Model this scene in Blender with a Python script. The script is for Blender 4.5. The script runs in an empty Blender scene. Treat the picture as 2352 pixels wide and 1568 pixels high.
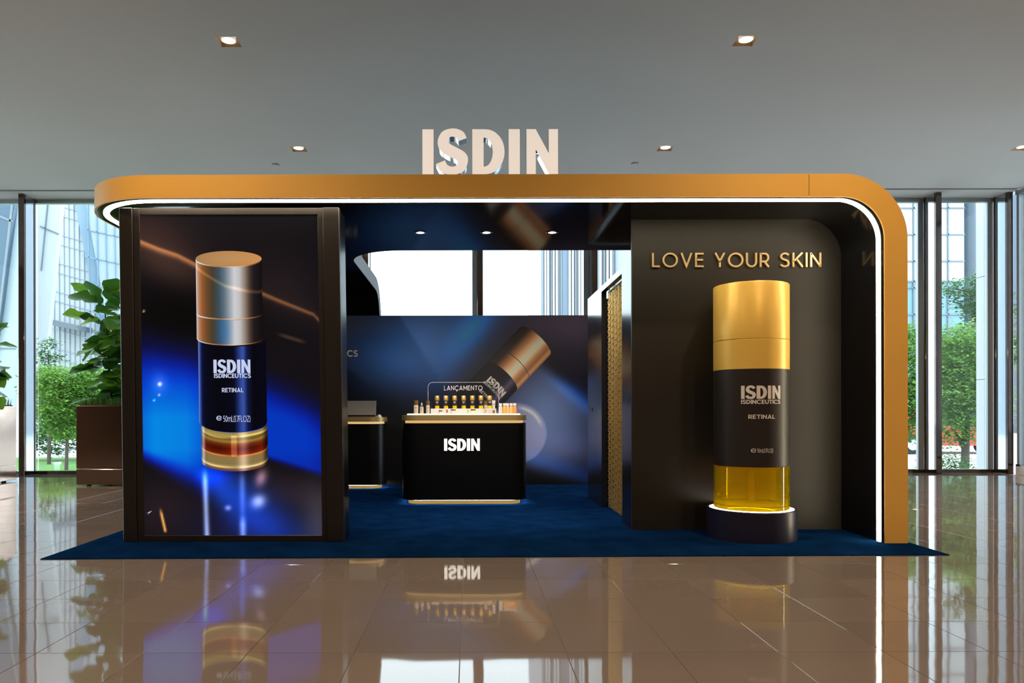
import bpy, math, random
import numpy as np
from mathutils import Vector, Matrix

random.seed(7)
rng = np.random.default_rng(7)
SC = bpy.context.scene
COL = SC.collection
PI = math.pi

# ------------------------------------------------------------------ camera, sky, exposure
F_PX, W_PX, H_PX = 1700.0, 2352.0, 1568.0
cam_d = bpy.data.cameras.new('camera')
cam = bpy.data.objects.new('camera', cam_d)
COL.objects.link(cam)
cam.location = (0, 0, 1.0)
cam.rotation_euler = (PI / 2, math.radians(0.10), 0)
cam_d.sensor_width = 36.0
cam_d.lens = F_PX / W_PX * 36.0
cam_d.shift_x = 98.0 / W_PX
cam_d.shift_y = 159.0 / W_PX
cam_d.clip_start, cam_d.clip_end = 0.05, 400
SC.camera = cam

world = bpy.data.worlds.new('overcast_sky')
SC.world = world
world.use_nodes = True
wn = world.node_tree
bg = wn.nodes['Background']
bg.inputs['Color'].default_value = (0.86, 0.93, 1.0, 1)
bg.inputs['Strength'].default_value = 5.5

vs = SC.view_settings
SC.display_settings.display_device = 'sRGB'
vs.view_transform = 'Standard'
vs.look = 'None'
vs.gamma = 1.0
vs.use_curve_mapping = False
vs.exposure = 0.0
SC.cycles.use_denoising = True
SC.cycles.max_bounces = 6
SC.cycles.diffuse_bounces = 4
SC.cycles.glossy_bounces = 4
SC.cycles.transparent_max_bounces = 14
SC.cycles.caustics_reflective = True
SC.cycles.blur_glossy = 1.0
SC.cycles.caustics_refractive = False
SC.cycles.sample_clamp_indirect = 6.0

LAMP_W = 300.0          # each hall downlight
LAMP_C = (1.0, 0.72, 0.45)

# ------------------------------------------------------------------ helpers
def s2l(c):
    return tuple((x / 12.92 if x <= 0.04045 else ((x + 0.055) / 1.055) ** 2.4) for x in c)

def rgb(r, g, b):
    return s2l((r / 255, g / 255, b / 255))

def mat(name, col=(0.5, 0.5, 0.5), rough=0.5, metal=0.0, spec=0.5, emit=None, estr=0.0, coat=0.0,
        var=0.0, vscale=8.0, bump=0.0, bscale=30.0, rvar=0.0):
    m = bpy.data.materials.new(name)
    m.use_nodes = True
    nt = m.node_tree
    b = nt.nodes['Principled BSDF']
    b.inputs['Base Color'].default_value = (*col, 1)
    b.inputs['Roughness'].default_value = rough
    b.inputs['Metallic'].default_value = metal
    b.inputs['Specular IOR Level'].default_value = spec
    b.inputs['Coat Weight'].default_value = coat
    b.inputs['Coat Roughness'].default_value = 0.03
    if emit is not None:
        b.inputs['Emission Color'].default_value = (*emit, 1)
        b.inputs['Emission Strength'].default_value = estr
    if var or bump or rvar:
        tc = nt.nodes.new('ShaderNodeTexCoord')
        nz = nt.nodes.new('ShaderNodeTexNoise')
        nz.inputs['Scale'].default_value = vscale
        nz.inputs['Detail'].default_value = 4
        nt.links.new(tc.outputs['Object'], nz.inputs['Vector'])
        if var:
            mx = nt.nodes.new('ShaderNodeMix')
            mx.data_type = 'RGBA'
            mx.inputs[6].default_value = (*[c * (1 - var) for c in col], 1)
            mx.inputs[7].default_value = (*[min(1, c * (1 + var)) for c in col], 1)
            nt.links.new(nz.outputs['Fac'], mx.inputs[0])
            nt.links.new(mx.outputs[2], b.inputs['Base Color'])
        if rvar:
            mr = nt.nodes.new('ShaderNodeMapRange')
            mr.inputs['To Min'].default_value = max(0.0, rough - rvar)
            mr.inputs['To Max'].default_value = rough + rvar
            nt.links.new(nz.outputs['Fac'], mr.inputs['Value'])
            nt.links.new(mr.outputs['Result'], b.inputs['Roughness'])
        if bump:
            n2 = nt.nodes.new('ShaderNodeTexNoise')
            n2.inputs['Scale'].default_value = bscale
            n2.inputs['Detail'].default_value = 3
            nt.links.new(tc.outputs['Object'], n2.inputs['Vector'])
            bp = nt.nodes.new('ShaderNodeBump')
            bp.inputs['Strength'].default_value = bump
            bp.inputs['Distance'].default_value = 0.01
            nt.links.new(n2.outputs['Fac'], bp.inputs['Height'])
            nt.links.new(bp.outputs['Normal'], b.inputs['Normal'])
    return m

def glass_mat(name, tint=(1, 1, 1), refl=1.0, diffuse=None, dfac=0.0, ior=1.45, rough=0.0):
    m = bpy.data.materials.new(name)
    m.use_nodes = True
    nt = m.node_tree
    for n in list(nt.nodes):
        nt.nodes.remove(n)
    out = nt.nodes.new('ShaderNodeOutputMaterial')
    tr = nt.nodes.new('ShaderNodeBsdfTransparent')
    tr.inputs['Color'].default_value = (*tint, 1)
    gl = nt.nodes.new('ShaderNodeBsdfGlossy')
    gl.inputs['Roughness'].default_value = rough
    fr = nt.nodes.new('ShaderNodeFresnel')
    fr.inputs['IOR'].default_value = ior
    mu = nt.nodes.new('ShaderNodeMath')
    mu.operation = 'MULTIPLY'
    mu.inputs[1].default_value = refl
    nt.links.new(fr.outputs[0], mu.inputs[0])
    base = tr
    if diffuse is not None:
        df = nt.nodes.new('ShaderNodeBsdfDiffuse')
        df.inputs['Color'].default_value = (*diffuse, 1)
        tl = nt.nodes.new('ShaderNodeBsdfTranslucent')
        tl.inputs['Color'].default_value = (*diffuse, 1)
        ad = nt.nodes.new('ShaderNodeMixShader')
        ad.inputs[0].default_value = 0.5
        nt.links.new(df.outputs[0], ad.inputs[1])
        nt.links.new(tl.outputs[0], ad.inputs[2])
        mm = nt.nodes.new('ShaderNodeMixShader')
        mm.inputs[0].default_value = dfac
        nt.links.new(tr.outputs[0], mm.inputs[1])
        nt.links.new(ad.outputs[0], mm.inputs[2])
        base = mm
    mx = nt.nodes.new('ShaderNodeMixShader')
    nt.links.new(mu.outputs[0], mx.inputs[0])
    nt.links.new(base.outputs[0], mx.inputs[1])
    nt.links.new(gl.outputs[0], mx.inputs[2])
    nt.links.new(mx.outputs[0], out.inputs['Surface'])
    return m

def leafy(m, f=0.4):
    nt = m.node_tree
    b = nt.nodes['Principled BSDF']; out = nt.nodes['Material Output']
    tl = nt.nodes.new('ShaderNodeBsdfTranslucent')
    src = b.inputs['Base Color'].links
    if src: nt.links.new(src[0].from_socket, tl.inputs['Color'])
    else: tl.inputs['Color'].default_value = b.inputs['Base Color'].default_value
    mx = nt.nodes.new('ShaderNodeMixShader'); mx.inputs[0].default_value = f
    nt.links.new(b.outputs[0], mx.inputs[1]); nt.links.new(tl.outputs[0], mx.inputs[2])
    nt.links.new(mx.outputs[0], out.inputs['Surface'])
    return m

def attr_mat(name, emission=0.0, rough=0.4, diffuse=1.0, spec=0.5, grain=0.0):
    m = bpy.data.materials.new(name)
    m.use_nodes = True
    nt = m.node_tree
    b = nt.nodes['Principled BSDF']
    a = nt.nodes.new('ShaderNodeAttribute')
    a.attribute_name = 'print'
    b.inputs['Roughness'].default_value = rough
    b.inputs['Specular IOR Level'].default_value = spec
    if emission:
        b.inputs['Base Color'].default_value = (0.004, 0.004, 0.005, 1)
        nt.links.new(a.outputs['Color'], b.inputs['Emission Color'])
        b.inputs['Emission Strength'].default_value = emission
    else:
        nt.links.new(a.outputs['Color'], b.inputs['Base Color'])
    return m

WLOC = {}          # world offset of every parent object

def empty(name, loc, label=None, cat=None, group=None, kind=None, parent=None):
    o = bpy.data.objects.new(name, None)
    COL.objects.link(o)
    base = Vector((0, 0, 0))
    if parent is not None:
        o.parent = parent
        base = WLOC[parent.name]
    o.location = Vector(loc) - base
    o.empty_display_size = 0.1
    WLOC[o.name] = Vector(loc)
    tag(o, label, cat, group, kind)
    return o

def tag(o, label=None, cat=None, group=None, kind=None):
    if label: o['label'] = label
    if cat: o['category'] = cat
    if group: o['group'] = group
    if kind: o['kind'] = kind
    return o

class MB:
    def __init__(s):
        s.v = []; s.f = []; s.c = None
    def add(s, vs_, fs_):
        n = len(s.v)
        s.v += [tuple(v) for v in vs_]
        s.f += [tuple(i + n for i in f) for f in fs_]
        return s
    def box(s, x0, x1, y0, y1, z0, z1):
        return s.add([(x0, y0, z0), (x1, y0, z0), (x1, y1, z0), (x0, y1, z0), (x0, y0, z1), (x1, y0, z1), (x1, y1, z1), (x0, y1, z1)],
                     [(0, 3, 2, 1), (4, 5, 6, 7), (0, 1, 5, 4), (1, 2, 6, 5), (2, 3, 7, 6), (3, 0, 4, 7)])
    def cbox(s, x0, x1, y0, y1, z0, z1, b):
        # box with chamfered edges
        vs_, idx = [], {}
        def V(p):
            if p not in idx:
                idx[p] = len(vs_); vs_.append(p)
            return idx[p]
        X = (x0, x1); Y = (y0, y1); Z = (z0, z1)
        def P(i, j, k, ax):
            sx = b if i == 0 else -b; sy = b if j == 0 else -b; sz = b if k == 0 else -b
            return V((X[i] + (sx if ax != 0 else 0), Y[j] + (sy if ax != 1 else 0), Z[k] + (sz if ax != 2 else 0)))
        fs_ = []
        for i in (0, 1):
            q = [P(i, 0, 0, 0), P(i, 1, 0, 0), P(i, 1, 1, 0), P(i, 0, 1, 0)]
            fs_.append(tuple(q if i else q[::-1]))
            q = [P(0, i, 0, 1), P(1, i, 0, 1), P(1, i, 1, 1), P(0, i, 1, 1)]
            fs_.append(tuple(q[::-1] if i else q))
            q = [P(0, 0, i, 2), P(1, 0, i, 2), P(1, 1, i, 2), P(0, 1, i, 2)]
            fs_.append(tuple(q if i else q[::-1]))
        for i in (0, 1):
            for j in (0, 1):
                q = [P(i, j, 0, 0), P(i, j, 1, 0), P(i, j, 1, 1), P(i, j, 0, 1)]
                fs_.append(tuple(q if i ^ j else q[::-1]))
                q = [P(i, 0, j, 0), P(i, 1, j, 0), P(i, 1, j, 2), P(i, 0, j, 2)]
                fs_.append(tuple(q[::-1] if i ^ j else q))
                q = [P(0, i, j, 1), P(1, i, j, 1), P(1, i, j, 2), P(0, i, j, 2)]
                fs_.append(tuple(q if i ^ j else q[::-1]))
        for i in (0, 1):
            for j in (0, 1):
                for k in (0, 1):
                    q = (P(i, j, k, 0), P(i, j, k, 1), P(i, j, k, 2))
                    fs_.append(q if (i + j + k) % 2 == 1 else q[::-1])
        return s.add(vs_, fs_)
    def prism(s, poly, a0, a1, axis='y'):
        # polygon extruded along an axis: 'y' poly=(x,z), 'z' poly=(x,y), 'x' poly=(y,z)
        n = len(poly)
        def P(p, a):
            return {'y': (p[0], a, p[1]), 'z': (p[0], p[1], a), 'x': (a, p[0], p[1])}[axis]
        vs_ = [P(p, a0) for p in poly] + [P(p, a1) for p in poly]
        fs_ = [tuple(range(n))[::-1], tuple(range(n, 2 * n))]
        fs_ += [(i, (i + 1) % n, n + (i + 1) % n, n + i) for i in range(n)]
        return s.add(vs_, fs_)
    def band(s, A, B, d0, d1, axis='y', closed=False):
        # ribbon between two 2-D point rows, with thickness along the axis
        n = len(A)
        def P(p, a):
            return {'y': (p[0], a, p[1]), 'z': (p[0], p[1], a), 'x': (a, p[0], p[1])}[axis]
        vs_ = [P(p, d0) for p in A] + [P(p, d0) for p in B] + [P(p, d1) for p in A] + [P(p, d1) for p in B]
        fs_ = []
        m = n if closed else n - 1
        for i in range(m):
            j = (i + 1) % n
            fs_ += [(i, j, n + j, n + i), (2 * n + i, 3 * n + i, 3 * n + j, 2 * n + j),
                    (i, 2 * n + i, 2 * n + j, j), (n + i, n + j, 3 * n + j, 3 * n + i)]
        if not closed:
            fs_ += [(0, n, 3 * n, 2 * n), (n - 1, 3 * n - 1, 4 * n - 1, 2 * n - 1)]
        return s.add(vs_, fs_)
    def lathe(s, prof, seg=32, c=(0, 0, 0), cap=True):
        vs_, fs_ = [], []
        for r, z in prof:
            for k in range(seg):
                a = 2 * PI * k / seg
                vs_.append((c[0] + r * math.cos(a), c[1] + r * math.sin(a), c[2] + z))
        for i in range(len(prof) - 1):
            for k in range(seg):
                k2 = (k + 1) % seg
                fs_.append((i * seg + k, i * seg + k2, (i + 1) * seg + k2, (i + 1) * seg + k))
        if cap:
            fs_.append(tuple(range(seg))[::-1])
            fs_.append(tuple((len(prof) - 1) * seg + k for k in range(seg)))
        return s.add(vs_, fs_)
    def tube(s, pts, rad, seg=8):
        pts = [Vector(p) for p in pts]
        if not hasattr(rad, '__len__'):
            rad = [rad] * len(pts)
        vs_, fs_ = [], []
        for i, p in enumerate(pts):
            d = (pts[min(i + 1, len(pts) - 1)] - pts[max(i - 1, 0)]).normalized()
            u = d.orthogonal().normalized() if abs(d.z) > 0.99 else d.cross(Vector((0, 0, 1))).normalized()
            w = d.cross(u)
            for k in range(seg):
                a = 2 * PI * k / seg
                vs_.append(p + (u * math.cos(a) + w * math.sin(a)) * rad[i])
        for i in range(len(pts) - 1):
            for k in range(seg):
                k2 = (k + 1) % seg
                fs_.append((i * seg + k, i * seg + k2, (i + 1) * seg + k2, (i + 1) * seg + k))
        fs_.append(tuple(range(seg))[::-1])
        fs_.append(tuple((len(pts) - 1) * seg + k for k in range(seg)))
        return s.add(vs_, fs_)
    def rbox(s, x0, x1, y0, y1, z0, z1, r, seg=10):
        # box with rounded vertical corners
        return s.prism(rrect(x0, x1, y0, y1, r, seg), z0, z1, 'z')
    def mesh(s, name, smooth=None, off=(0, 0, 0)):
        me = bpy.data.meshes.new(name)
        ox, oy, oz = off
        me.from_pydata([(x - ox, y - oy, z - oz) for x, y, z in s.v], [], s.f)
        if s.c is not None:
            at = me.color_attributes.new('print', 'FLOAT_COLOR', 'POINT')
            flat = np.ones((len(s.v), 4), dtype=np.float32)
            flat[:, :3] = s.c
            at.data.foreach_set('color', flat.ravel())
        import bmesh
        bm = bmesh.new(); bm.from_mesh(me)
        bmesh.ops.recalc_face_normals(bm, faces=bm.faces)
        bm.to_mesh(me); bm.free()
        if smooth is not None:
            me.polygons.foreach_set('use_smooth', [True] * len(me.polygons))
            me.set_sharp_from_angle(angle=math.radians(smooth))
        me.update()
        return me
    def build(s, name, m, parent=None, smooth=None, loc=None):
        """one mesh object; vertices are given in world space, the object's origin is its parent's (or loc)"""
        if parent is not None:
            off = WLOC[parent.name]
        else:
            off = Vector(loc) if loc is not None else Vector((0, 0, 0))
        me = s.mesh(name, smooth, off)
        me.materials.append(m)
        o = bpy.data.objects.new(name, me)
        COL.objects.link(o)
        if parent is not None:
            o.parent = parent
        else:
            o.location = off
        WLOC[o.name] = Vector(off)
        return o

def link_copy(src, loc=None, parent=None, rot=None, scale=None):
    o = src.copy()
    COL.objects.link(o)
    o.parent = parent
    if loc is not None: o.location = loc
    if rot is not None: o.rotation_euler = rot
    if scale is not None: o.scale = (scale,) * 3 if not hasattr(scale, '__len__') else scale
    return o

def copy_tree(src, loc, label=None, rotz=None):
    r = src.copy(); COL.objects.link(r)
    r.location = loc
    if rotz is not None: r.rotation_euler = (0, 0, rotz)
    if label: r['label'] = label
    WLOC[r.name] = Vector(loc)
    for ch in list(src.children):
        c = ch.copy(); COL.objects.link(c); c.parent = r
        for g in list(ch.children):
            d = g.copy(); COL.objects.link(d); d.parent = c
    return r

def arc(cx, cy, rx, ry, a0, a1, n=12):
    return [(cx + rx * math.cos(math.radians(a0 + (a1 - a0) * i / n)), cy + ry * math.sin(math.radians(a0 + (a1 - a0) * i / n))) for i in range(n + 1)]

def rrect(x0, x1, y0, y1, r, seg=10):
    return (arc(x0 + r, y0 + r, r, r, 180, 270, seg) + arc(x1 - r, y0 + r, r, r, 270, 360, seg)
            + arc(x1 - r, y1 - r, r, r, 0, 90, seg) + arc(x0 + r, y1 - r, r, r, 90, 180, seg))

def catmull(P, n=6):
    out = []
    for i in range(len(P) - 1):
        p0 = P[max(i - 1, 0)]; p1 = P[i]; p2 = P[i + 1]; p3 = P[min(i + 2, len(P) - 1)]
        for k in range(n):
            t = k / n
            out.append(tuple(0.5 * (2 * p1[d] + (p2[d] - p0[d]) * t + (2 * p0[d] - 5 * p1[d] + 4 * p2[d] - p3[d]) * t * t
                                    + (3 * p1[d] - p0[d] - 3 * p2[d] + p3[d]) * t ** 3) for d in range(2)))
    out.append(tuple(P[-1]))
    return out

# ------------------------------------------------------------------ lettering
def offset_strip(P, w, closed=False):
    n = len(P); A, B = [], []
    for i in range(n):
        if closed:
            a, b, c = P[i - 1], P[i], P[(i + 1) % n]
        else:
            a, b, c = P[max(i - 1, 0)], P[i], P[min(i + 1, n - 1)]
        d1 = Vector((b[0] - a[0], b[1] - a[1])); d2 = Vector((c[0] - b[0], c[1] - b[1]))
        if d1.length < 1e-9: d1 = d2
        if d2.length < 1e-9: d2 = d1
        d1.normalize(); d2.normalize()
        n1 = Vector((-d1.y, d1.x)); n2 = Vector((-d2.y, d2.x))
        m = n1 + n2
        if m.length < 1e-6: m = n1
        m.normalize()
        k = 1.0 / max(0.32, m.dot(n1))
        A.append((b[0] + m.x * w / 2 * k, b[1] + m.y * w / 2 * k))
        B.append((b[0] - m.x * w / 2 * k, b[1] - m.y * w / 2 * k))
    return A, B

def glyph(ch, w):
    """strokes (point lists, closed flag) and advance of a geometric sans capital, cap height 1"""
    h = w / 2
    o = lambda *p: (list(p), False)
    if ch == 'I': return [o((h, 0), (h, 1))], w
    if ch == 'L': return [o((h, 1), (h, h), (0.52, h))], 0.52
    if ch == 'E': return [o((0.57, 1 - h), (h, 1 - h), (h, h), (0.58, h)), o((h, 0.51), (0.53, 0.51))], 0.58
    if ch == 'F': return [o((0.55, 1 - h), (h, 1 - h), (h, 0)), o((h, 0.48), (0.51, 0.48))], 0.55
    if ch == 'T': return [o((0, 1 - h), (0.66, 1 - h)), o((0.33, 1 - h), (0.33, 0))], 0.66
    if ch == 'V': return [o((h * 1.05, 1), (0.40, h * 1.1), (0.80 - h * 1.05, 1))], 0.80
    if ch == 'Y': return [o((h * 1.15, 1), (0.37, 0.42), (0.74 - h * 1.15, 1)), o((0.37, 0.45), (0.37, 0))], 0.74
    if ch == 'A': return [o((h * 1.1, 0), (0.42, 1 - h * 1.1), (0.84 - h * 1.1, 0)), o((0.19, 0.27), (0.65, 0.27))], 0.84
    if ch == 'N': return [o((h, 0), (h, 1)), o((0.74 - h, 0), (0.74 - h, 1)), o((h, 1 - h * 0.9), (0.74 - h, h * 0.9))], 0.74
    if ch == 'M': return [o((h, 0), (h, 1)), o((0.88 - h, 0), (0.88 - h, 1)), o((h, 1 - h), (0.44, 0.34), (0.88 - h, 1 - h))], 0.88
    if ch == 'K': return [o((h, 0), (h, 1)), o((0.66, 1), (h, 0.37)), o((0.26, 0.58), (0.68, 0))], 0.70
    if ch == 'Z': return [o((0.03, 1 - h), (0.6, 1 - h), (0.07, h), (0.63, h))], 0.63
    if ch == 'R':
        b = [(h, 1 - h), (0.34, 1 - h)] + arc(0.34, 0.665, 0.27 - h + 0.02, 0.335 - h, 90, -90, 10)[1:] + [(h, 0.33 + h)]
        return [o((h, 0), (h, 1)), (b, False), o((0.33, 0.36), (0.60, 0))], 0.64
    if ch == 'D':
        b = [(h, 1 - h), (0.30, 1 - h)] + arc(0.30, 0.5, 0.46 - h, 0.5 - h, 90, -90, 14)[1:] + [(h, h)]
        return [o((h, 0), (h, 1)), (b, False)], 0.76
    if ch in 'O': return [(arc(0.51, 0.5, 0.52 - h, 0.515 - h, 0, 360, 36)[:-1], True)], 1.02
    if ch in 'CÇ':
        g = [(arc(0.51, 0.5, 0.52 - h, 0.515 - h, 44, 316, 26), False)]
        if ch == 'Ç':
            g.append(o((0.52, 0.02), (0.56, -0.10), (0.47, -0.19), (0.38, -0.17)))
        return g, 0.88
    if ch == 'U':
        b = [(h, 1), (h, 0.37)] + arc(0.37, 0.37, 0.37 - h, 0.385 - h, 180, 360, 14) + [(0.74 - h, 1)]
        return [(b, False)], 0.74
    if ch == 'S':
        t = 1 - h + 0.012; bt = h - 0.012; l = h + 0.02; r = 0.64 - h
        P = [(0.59, 0.83), (0.47, t - 0.03), (0.32, t), (0.16, t - 0.06), (l, 0.75), (0.15, 0.59), (0.33, 0.51), (0.51, 0.43), (r, 0.27),
             (0.52, bt + 0.06), (0.34, bt), (0.18, bt + 0.03), (0.05, 0.17)]
        return [(catmull(P, 4), False)], 0.66
    if ch == '5': return [(([(0.50, 1 - h), (0.12, 1 - h), (0.09, 0.56)] + arc(0.27, 0.32, 0.27 - h, 0.32 - h, 110, -130, 14)), False)], 0.56
    if ch == '0': return [(arc(0.3, 0.5, 0.3 - h, 0.5 - h, 0, 360, 24)[:-1], True)], 0.6
    if ch == '1': return [o((0.0, 0.85), (0.16, 0.97), (0.16, 0))], 0.16 + h
    if ch == '7': return [o((0, 1 - h), (0.46, 1 - h), (0.16, 0))], 0.5
    if ch == '.': return [o((0, h), (w * 1.2, h))], w * 1.2
    if ch == '(': return [(arc(0.45, 0.45, 0.42, 0.68, 130, 230, 10), False)], 0.2
    if ch == ')': return [(arc(-0.22, 0.45, 0.42, 0.68, 50, -50, 10), False)], 0.22
    if ch == 'm':
        return [o((h, 0), (h, 0.72)), (arc(0.29, 0.5, 0.29 - h, 0.24 - h + 0.02, 180, 0, 8) + [(0.58 - h, 0)], False),
                (arc(0.81 - h, 0.5, 0.29 - h, 0.24 - h + 0.02, 180, 0, 8) + [(1.1 - 2 * h, 0)], False)], 1.1 - w
    if ch == 'e': # estimated sign
        return [(arc(0.55, 0.5, 0.55 - h, 0.5 - h, -30, -340, 24), False), o((0.1, 0.5), (1.0, 0.5))], 1.1
    return [], 0.34

def stroke_text(txt, w, track=0.14, sx=1.0):
    """list of (char, [(A,B,closed)...]) with x running on; total width"""
    x = 0.0; out = []
    for ch in txt:
        st, adv = glyph(ch, w)
        g = []
        for P, cl in st:
            A, B = offset_strip(P, w, cl)
            g.append(([((p[0]) * sx + x, p[1]) for p in A], [((p[0]) * sx + x, p[1]) for p in B], cl))
        out.append((ch, g))
        x += (adv + track) * sx
    return out, x - track * sx

S_PAIRS_A = [(.69, .808), (.60, .955), (.379, 1.02), (.14, .945), (.038, .725), (.10, .53), (.26, .415), (.43, .34), (.484, .262), (.455, .19), (.358, .165), (.255, .205), (.2, .306)]
S_PAIRS_B = [(.505, .743), (.455, .82), (.365, .843), (.285, .815), (.269, .735), (.33, .665), (.50, .575), (.66, .47), (.72, .31), (.62, .07), (.36, -.012), (.11, .06), (0, .224)]

def logo_glyphs(gaps=(0.055, 0.096, 0.093, 0.152)):
    out = []; x = 0.0
    sh = lambda P, dx: [(p[0] + dx, p[1]) for p in P]
    out.append(('I', [([(x, 0), (x, 1)], [(x + .25, 0), (x + .25, 1)], False)])); x += .25 + gaps[0]
    out.append(('S', [(sh(catmull(S_PAIRS_A), x), sh(catmull(S_PAIRS_B), x), False)])); x += .72 + gaps[1]
    Ao = [(0, 0), (.16, 0)] + arc(.30, .5, .425, .5, -90, 90, 16) + [(.16, 1), (0, 1)]
    Bi = [(.253, .166), (.262, .166)] + arc(.27, .493, .19, .327, -90, 90, 16) + [(.262, .82), (.253, .82)]
    out.append(('D', [(sh(Ao, x), sh(Bi, x), True)])); x += .725 + gaps[2]
    out.append(('I', [([(x, 0), (x, 1)], [(x + .25, 0), (x + .25, 1)], False)])); x += .25 + gaps[3]
    N1 = ([(0, 0), (0, 1)], [(.205, 0), (.205, 1)], False)
    N2 = ([(.5, 0), (.5, 1)], [(.705, 0), (.705, 1)], False)
    N3 = ([(.205, 1), (.5, .455)], [(.205, .56), (.5, 0)], False)
    out.append(('N', [(sh(a, x), sh(b, x), c) for a, b, c in (N1, N3, N2)])); x += .705
    return out, x

def text_mb(glyphs, x0, z0, sx, sz, d0, d1, fmap=None):
    """one MB with all glyphs, in the XZ plane between depths d0..d1; fmap maps (x, depth, z) to world"""
    mb = MB()
    for ch, g in glyphs:
        for A, B, cl in g:
            k = len(mb.v)
            mb.band([(x0 + p[0] * sx, z0 + p[1] * sz) for p in A], [(x0 + p[0] * sx, z0 + p[1] * sz) for p in B], d0, d1, 'y', cl)
    if fmap:
        mb.v = [fmap(*v) for v in mb.v]
    return mb

# ------------------------------------------------------------------ materials
M = {}
M['gold_paint'] = mat('gold_paint', (0.88, 0.50, 0.105), 0.45, 0.0, 0.4, var=0.05, vscale=3)
M['gold_satin'] = mat('gold_satin', (0.95, 0.62, 0.13), 0.34, 0.2, 0.5, var=0.03, vscale=5)
M['gold_metal'] = mat('gold_metal', (0.72, 0.47, 0.15), 0.33, 0.75, var=0.05)
M['gold_slab'] = mat('gold_slab', (0.46, 0.33, 0.13), 0.36, 0.6, var=0.04)
M['black_gloss'] = mat('black_gloss', (0.006, 0.007, 0.010), 0.08, 0.0, 0.4, rvar=0.02, vscale=4)
M['black_satin'] = mat('black_satin', (0.003, 0.003, 0.0035), 0.30, 0.0, 0.25, rvar=0.04, vscale=5)
M['black_matte'] = mat('black_matte', (0.013, 0.012, 0.011), 0.55, 0.0, 0.35, var=0.2, vscale=6)
M['niche_black'] = mat('niche_black', (0.018, 0.015, 0.012), 0.45, 0.0, 0.4, var=0.15, vscale=4)
M['wall_gloss'] = mat('wall_gloss', (0.008, 0.009, 0.013), 0.17, 0.0, 0.4, rvar=0.03, vscale=3)
M['totem_frame'] = mat('totem_frame', (0.022, 0.018, 0.017), 0.38, 0.2, 0.5, rvar=0.05)
M['led'] = mat('led_strip', (1, 1, 1), 0.5, emit=(1.0, 0.86, 0.60), estr=36.0)
M['led_gold'] = mat('led_gold', (1, 1, 1), 0.5, emit=(1.0, 0.62, 0.22), estr=0.7)
M['led_white'] = mat('led_white', (1, 1, 1), 0.5, emit=(1.0, 0.93, 0.90), estr=13.0)
M['sign_face'] = mat('sign_face', (0.85, 0.80, 0.75), 0.4, emit=(1.0, 0.87, 0.76), estr=0.62, var=0.02, vscale=3)
M['logo_lit'] = mat('logo_lit', (0.9, 0.9, 0.9), 0.4, emit=(1.0, 0.93, 0.80), estr=1.15)
M['chrome'] = mat('chrome', (0.72, 0.76, 0.82), 0.10, 1.0, rvar=0.03)
M['steel'] = mat('steel', (0.62, 0.66, 0.70), 0.06, 1.0, bump=0.05, bscale=2.0)
M['bronze_bar'] = mat('bronze_bar', (0.15, 0.12, 0.11), 0.06, 0.9, 0.5, var=0.2)
M['frame_alu'] = mat('frame_alu', (0.40, 0.44, 0.46), 0.35, 0.6)
M['planter_metal'] = mat('planter_metal', (0.42, 0.31, 0.26), 0.10, 1.0, rvar=0.06, vscale=3, bump=0.03, bscale=1.5)
M['white_print'] = mat('white_print', (0.80, 0.76, 0.76), 0.5, var=0.02)
M['white_gloss'] = mat('white_gloss', (0.66, 0.65, 0.63), 0.25, var=0.01)
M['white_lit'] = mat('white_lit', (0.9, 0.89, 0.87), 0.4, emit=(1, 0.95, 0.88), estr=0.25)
M['label_black'] = mat('label_black', (0.020, 0.016, 0.016), 0.42, 0.0, 0.5, rvar=0.03)
M['navy'] = mat('navy_pedestal', (0.012, 0.011, 0.035), 0.36, 0.0, 0.5, rvar=0.03)
M['amber_glass'] = glass_mat('amber_glass', (0.98, 0.86, 0.08), 1.0, (1.0, 0.90, 0.01), 0.24)
M['amber_solid'] = glass_mat('amber_solid', (0.96, 0.72, 0.04), 1.2, (0.98, 0.68, 0.0), 0.3)
M['window_glass'] = glass_mat('window_glass', (0.90, 0.96, 0.96), 0.9)
M['acrylic'] = glass_mat('acrylic', (0.93, 0.95, 0.97), 1.3)
M['ceiling'] = mat('ceiling_paint', (0.70, 0.68, 0.66), 0.9, 0.0, 0.2, var=0.02, vscale=1.2)
M['slot'] = mat('slot_dark', (0.09, 0.09, 0.09), 0.6)
M['wall_beige'] = mat('wall_beige', (0.26, 0.20, 0.155), 0.7, var=0.06, vscale=1.0)
M['wall_dark'] = mat('wall_dark', (0.045, 0.038, 0.033), 0.5, var=0.1, vscale=1.0)
M['lamp_box'] = mat('lamp_box', (0.55, 0.40, 0.24), 0.5, 0.2, var=0.05)
M['lamp_lit'] = mat('lamp_lit', (1, 1, 1), 0.4, emit=(1.0, 0.90, 0.78), estr=6.0)
M['lamp_ring'] = mat('lamp_ring', (0.85, 0.78, 0.68), 0.3, emit=(1.0, 0.85, 0.68), estr=0.5)
M['carpet'] = mat('carpet_blue', (0.0026, 0.019, 0.074), 0.95, 0.0, 0.0, var=0.65, vscale=5, bump=0.8, bscale=350)
M['leaf'] = mat('fig_leaf', (0.045, 0.135, 0.022), 0.32, 0.0, 0.5, var=0.45, vscale=9)
M['stem'] = mat('fig_stem', (0.10, 0.065, 0.04), 0.8, var=0.3, vscale=20)
M['soil'] = mat('soil', (0.03, 0.022, 0.015), 0.95, var=0.4, vscale=20)
M['grass'] = mat('planter_grass', (0.05, 0.16, 0.02), 0.7, var=0.5, vscale=15)
M['tree_leaf_a'] = mat('tree_leaf_light', (0.16, 0.31, 0.055), 0.6, var=0.85, vscale=3.0)
M['tree_leaf_b'] = mat('tree_leaf_dark', (0.06, 0.16, 0.045), 0.6, var=0.8, vscale=3.0)
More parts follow.
